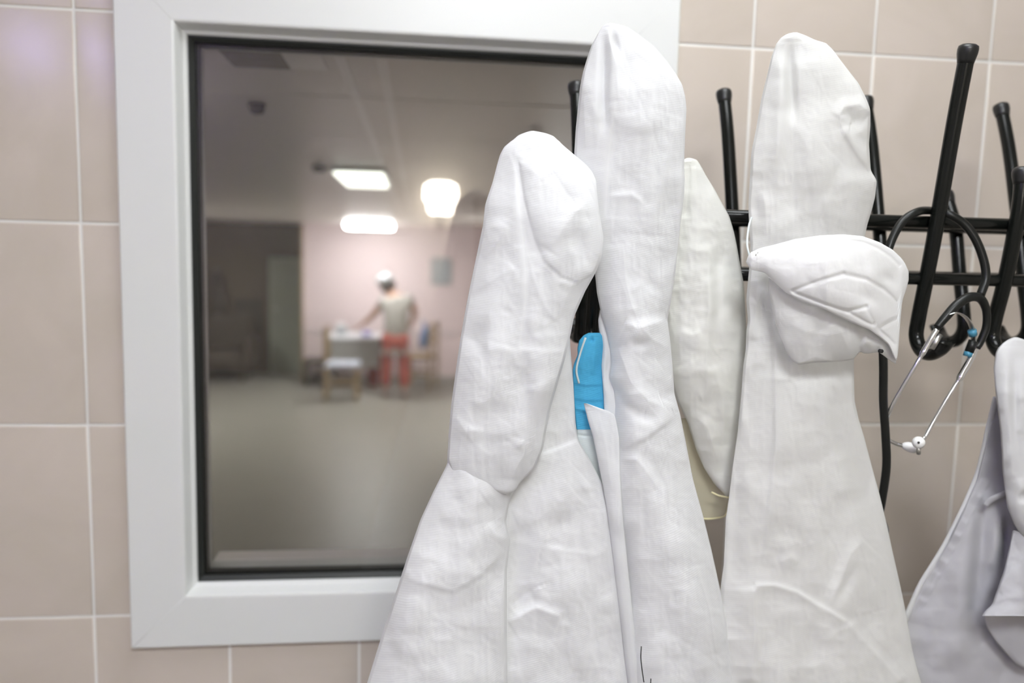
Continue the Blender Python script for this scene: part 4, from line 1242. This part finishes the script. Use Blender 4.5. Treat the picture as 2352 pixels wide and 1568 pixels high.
# ---- white coat at the right edge
ct = tag(empty('lab_coat', tuple(atY(2330, 780, -.39))), 'white cotton coat with lilac-white lining hanging at the right edge', 'coat')
K_L = [(2300, 860), (2290, 900), (2287, 916), (2271, 978), (2255, 1046), (2240, 1099), (2208, 1173), (2171, 1247), (2139, 1300), (2113, 1342), (2086, 1400), (2050, 1480), (2010, 1568), (1900, 2200), (1850, BOT)]
K_R = [(2310, 860), (2380, 880), (2420, 916), (2450, 978), (2480, 1046), (2500, 1100), (2540, 1200), (2580, 1300), (2620, 1400), (2700, 1568), (2800, 2200), (2850, BOT)]
foldsK = [
    ('r', [(2280, 960), (2250, 1090), (2180, 1240), (2110, 1360), (2080, 1420)], 3.0, 8, .04),
    ('v', [(2250, 1100), (2215, 1250), (2190, 1400), (2180, 1568)], -5.0, 40), ('v', [(2285, 1020), (2255, 1200), (2240, 1400), (2240, 1568)], 5.0, 18),
    ('r', [(2320, 1126), (2290, 1140), (2268, 1152), (2264, 1165)], 3.6, 8), ('v', [(2300, 1150), (2290, 1250), (2285, 1340)], -5.0, 22), ('v', [(2312, 1165), (2310, 1250), (2300, 1330)], 8.0, 12),
    ('v', [(2200, 1300), (2170, 1430), (2150, 1568)], 4.0, 22),
] + [('r', [(2108 + k * 16, 1372 - k * 30), (2128 + k * 16, 1384 - k * 30)], 1.8, 5) for k in range(10)] + random_creases((2120, 1150, 2330, 1568), 18, 61, (.4, 1.2), (40, 140), (60, 120))
drape('body', K_L, K_R, [(860, -.385), (1100, -.36), (1568, -.36), (BOT, -.36)], [(860, -.385), (1568, -.37), (BOT, -.37)], [(860, .005), (1100, .016), (1568, .03), (BOT, .04)],
      MT['cotton_lilac'], ct, foldsK, back=.02, nu=130, t_end=BOT, noise=.0008)
S_L = [(2329, 774), (2316, 779), (2303, 788), (2292, 800), (2287, 809), (2282, 846), (2287, 904), (2294, 960), (2298, 993), (2303, 1083), (2313, 1162), (2330, 1205), (2344, 1226), (2356, 1236)]
S_R = [(2336, 774), (2360, 782), (2385, 800), (2400, 846), (2410, 904), (2420, 960), (2425, 993), (2430, 1083), (2440, 1162), (2440, 1205), (2440, 1226), (2440, 1236)]
drape('lapel', S_L, S_R, [(774, -.392), (900, -.405), (1236, -.41)], [(774, -.392), (900, -.405), (1236, -.41)], [(774, .006), (900, .02), (1236, .02)], MT['cotton'], ct,
      [('v', [(2328, 790), (2330, 900), (2332, 1050)], 3.0, 10), ('r', [(2310, 850), (2318, 960), (2325, 1100)], 2.0, 10), ('r', [(2340, 1100), (2352, 1160), (2360, 1220)], 2.0, 12), ('v', [(2352, 1120), (2350, 1160)], 3.0, 8)]
      + random_creases((2290, 850, 2350, 1220), 14, 62, (.4, 1.0), (20, 80), (20, 160), (6, 14)), back=.015, nu=60, noise=.0007)
U_L = [(2326, 1218), (2318, 1260), (2306, 1310), (2290, 1355), (2278, 1390), (2262, 1402), (2255, 1414)]
U_R = [(2334, 1218), (2400, 1225), (2440, 1260), (2450, 1310), (2450, 1355), (2450, 1395), (2450, 1414)]
drape('sleeve', U_L, U_R, [(1218, -.405), (1414, -.425)], [(1218, -.405), (1414, -.425)], [(1218, .006), (1414, .022)], MT['cotton_lilac'], ct,
      [('r', [(2290, 1355), (2310, 1330), (2330, 1290)], 2.2, 8), ('s', [(2275, 1392), (2310, 1376), (2352, 1376)], 1.6, 5), ('r', [(2330, 1300), (2345, 1340), (2352, 1380)], 2.0, 8)]
      + random_creases((2290, 1250, 2350, 1390), 12, 63, (.4, 1.0), (20, 60), (0, 180), (5, 12)), back=.02, nu=60, noise=.0008, nscale=40)
Q_L = [(2257, 1408), (2266, 1440), (2287, 1474), (2310, 1500), (2334, 1527), (2350, 1535)]
Q_R = [(2450, 1408), (2450, 1440), (2440, 1474), (2420, 1500), (2400, 1527), (2390, 1535)]
drape('sleeve_lining', Q_L, Q_R, [(1408, -.405), (1535, -.40)], [(1408, -.405), (1535, -.40)], [(1408, .004), (1535, .01)], MT['cotton_lilac'], ct, [], back=.008, nu=40, noise=.0006)

strip('edge_binding', [(2288, 912), (2272, 978), (2257, 1046), (2242, 1099), (2210, 1173), (2173, 1247), (2141, 1300), (2115, 1342), (2090, 1398), (2054, 1480), (2014, 1568), (1950, 1800)],
      [-.384, -.377, -.369, -.363, -.363, -.363, -.363, -.363, -.363, -.363, -.363, -.363], .0042, MT['cotton'], ct, flat=(.6, 1.0))
strip('hanging_loop', [(2264, 1162), (2276, 1148), (2296, 1138), (2322, 1126)], [-.386, -.388, -.392, -.398], .0042, MT['cotton_lilac'], ct, flat=(.35, 1.0), up=(0, 1, 0))

# ---- stethoscope over the tall hook
st = tag(empty('stethoscope', tuple(atY(2140, 480, -.352))), 'black stethoscope with chrome ear tubes looped over a rack hook', 'stethoscope')
def P3(l):
    return [atY(x, y, Y) for x, y, Y in l]
main = P3([(2018, 1185, -.380), (2027, 1140, -.384), (2036, 1070, -.388), (2034, 1000, -.390), (2029, 920, -.392), (2029, 840, -.394), (2026, 760, -.393), (2024, 680, -.388), (2032, 610, -.380), (2048, 552, -.374), (2074, 508, -.370),
           (2108, 486, -.368), (2142, 484, -.3465), (2176, 491, -.366), (2212, 512, -.372), (2240, 548, -.378), (2260, 600, -.383), (2264, 640, -.386), (2252, 678, -.390)])
# rests on the front rail, threaded behind the leaning hook
tube('tubing', main, .0049, MT['rubber'], st, 14, smooth_pts=8, up=(0, 1, 0))
yoke = P3([(2152, 752, -.402), (2172, 728, -.402), (2200, 698, -.401), (2228, 682, -.400), (2252, 686, -.399), (2265, 712, -.398), (2265, 750, -.397), (2252, 784, -.396), (2243, 798, -.396)])
tube('yoke', yoke, [.0044 + .0012 * math.sin(PI * min(1, k / 40)) for k in range(65)], MT['rubber'], st, 14, smooth_pts=8, up=(0, 1, 0))
spr = P3([(2178, 722, -.405), (2194, 718, -.407), (2212, 724, -.407), (2228, 742, -.406), (2236, 768, -.404), (2236, 790, -.403)])
tube('spring', spr, .0042, MT['steel'], st, 10, flat=[(.2, 1.0)] * 41, smooth_pts=8, up=(0, 0, 1))
tube('blue_band', P3([(2232, 758, -.4055), (2235, 770, -.4045)]), .0048, MT['clip_blue'], st, 12, up=(0, 1, 0))
tube('blue_band', P3([(2225, 808, -.402), (2222, 818, -.402)]), .0050, MT['clip_blue'], st, 12, up=(0, 1, 0))
tube('spring_clip', P3([(2236, 782, -.4035), (2226, 808, -.402)]), .0052, MT['rubber'], st, 12, up=(0, 1, 0))
tube('spring_clip', P3([(2160, 768, -.404), (2140, 800, -.404)]), .0032, MT['steel'], st, 12, up=(0, 1, 0))
earL = P3([(2152, 756, -.402), (2135, 784, -.403), (2108, 830, -.402), (2072, 890, -.398), (2046, 938, -.394), (2034, 975, -.388), (2038, 1006, -.384), (2056, 1018, -.384), (2076, 1024, -.386)])
tube('ear_tube', earL, [.0034 if k < 14 else .0024 for k in range(65)], MT['chrome'], st, 12, smooth_pts=8, up=(0, 1, 0))
earR = P3([(2240, 800, -.402), (2228, 826, -.403), (2204, 868, -.404), (2172, 920, -.406), (2144, 968, -.408), (2124, 1004, -.411), (2116, 1012, -.414)])
tube('ear_tube', earR, [.0040 if k < 17 else .0023 for k in range(49)], MT['chrome'], st, 12, smooth_pts=8, up=(0, 1, 0))
tip = [(.0022, -.010), (.0040, -.008), (.0056, -.004), (.0062, .001), (.0056, .005), (.0036, .0078), (.0016, .0085)]
qa = atY(2110, 1016, -.418); o1 = link('ear_tip', lathe_mesh('ear_tip', [(r * 1.15, h) for r, h in tip], qa, CAM - qa, 20), MT['eartip'], st)
link('bore', lathe_mesh('bore', [(.0014, .0075), (.0014, .0102)], qa, CAM - qa, 12), MT['hole'], o1)
qb = atY(2092, 1027, -.389); o2 = link('ear_tip', lathe_mesh('ear_tip', tip, qb, np.array([.9, -.35, -.2]), 20), MT['eartip'], st)
link('bore', lathe_mesh('bore', [(.0014, .0070), (.0014, .0092)], qb, np.array([.9, -.35, -.2]), 12), MT['hole'], o2)
tube('tip_stem', P3([(2110, 1030, -.405), (2110, 1041, -.402)]), .0026, MT['steel'], st, 10)
qc = main[0] + np.array([-.004, .004, -.018])
link('chest_piece', lathe_mesh('chest_piece', [(.006, -.006), (.018, -.005), (.021, 0), (.018, .006), (.006, .010)], qc, (0, -1, .2), 24), MT['chrome'], st)

# ---- lamps of the cloakroom that show only as reflections
gl = ray(1012, 455); Pg = CAM + gl * (.023 - CAM[1]) / gl[1]
tY = (BACK_Y + .09 - Pg[1]) / -gl[1]
Lp = Pg + np.array([gl[0], -gl[1], gl[2]]) * tY
wl = tag(empty('wall_lamp', (Lp[0], BACK_Y, Lp[2])), 'small lit globe lamp on the wall behind the camera', 'wall lamp')
link('globe', lathe_mesh('globe', [(.055, -.085), (.066, -.07), (.068, -.03), (.088, -.01), (.092, .03), (.086, .07), (.06, .085)], Lp, (0, 0, 1), 24), MT['globe'], wl)
tube('arm', [(Lp[0], BACK_Y, Lp[2] - .12), (Lp[0], BACK_Y + .07, Lp[2] - .12), (Lp[0], BACK_Y + .09, Lp[2] - .08)], .012, MT['steel'], wl, 10, smooth_pts=4)
vl = tag(empty('germicidal_lamp', (-1.10, -2.65, 2.92)), 'violet tube lamp high on the left side wall', 'lamp')
tube('tube', [(-1.06, -3.05, 2.92), (-1.06, -2.6, 2.92), (-1.06, -2.2, 2.92)], .018, MT['violet'], vl, 12, up=(0, 0, 1))
box('housing', -1.149, -1.09, -3.1, -2.15, 2.88, 2.96, MT['upvc'], vl, .004)
for y in (-3.07, -2.18):
    box('socket', -1.095, -1.035, y - .02, y + .02, 2.89, 2.95, MT['upvc'], vl, .003)
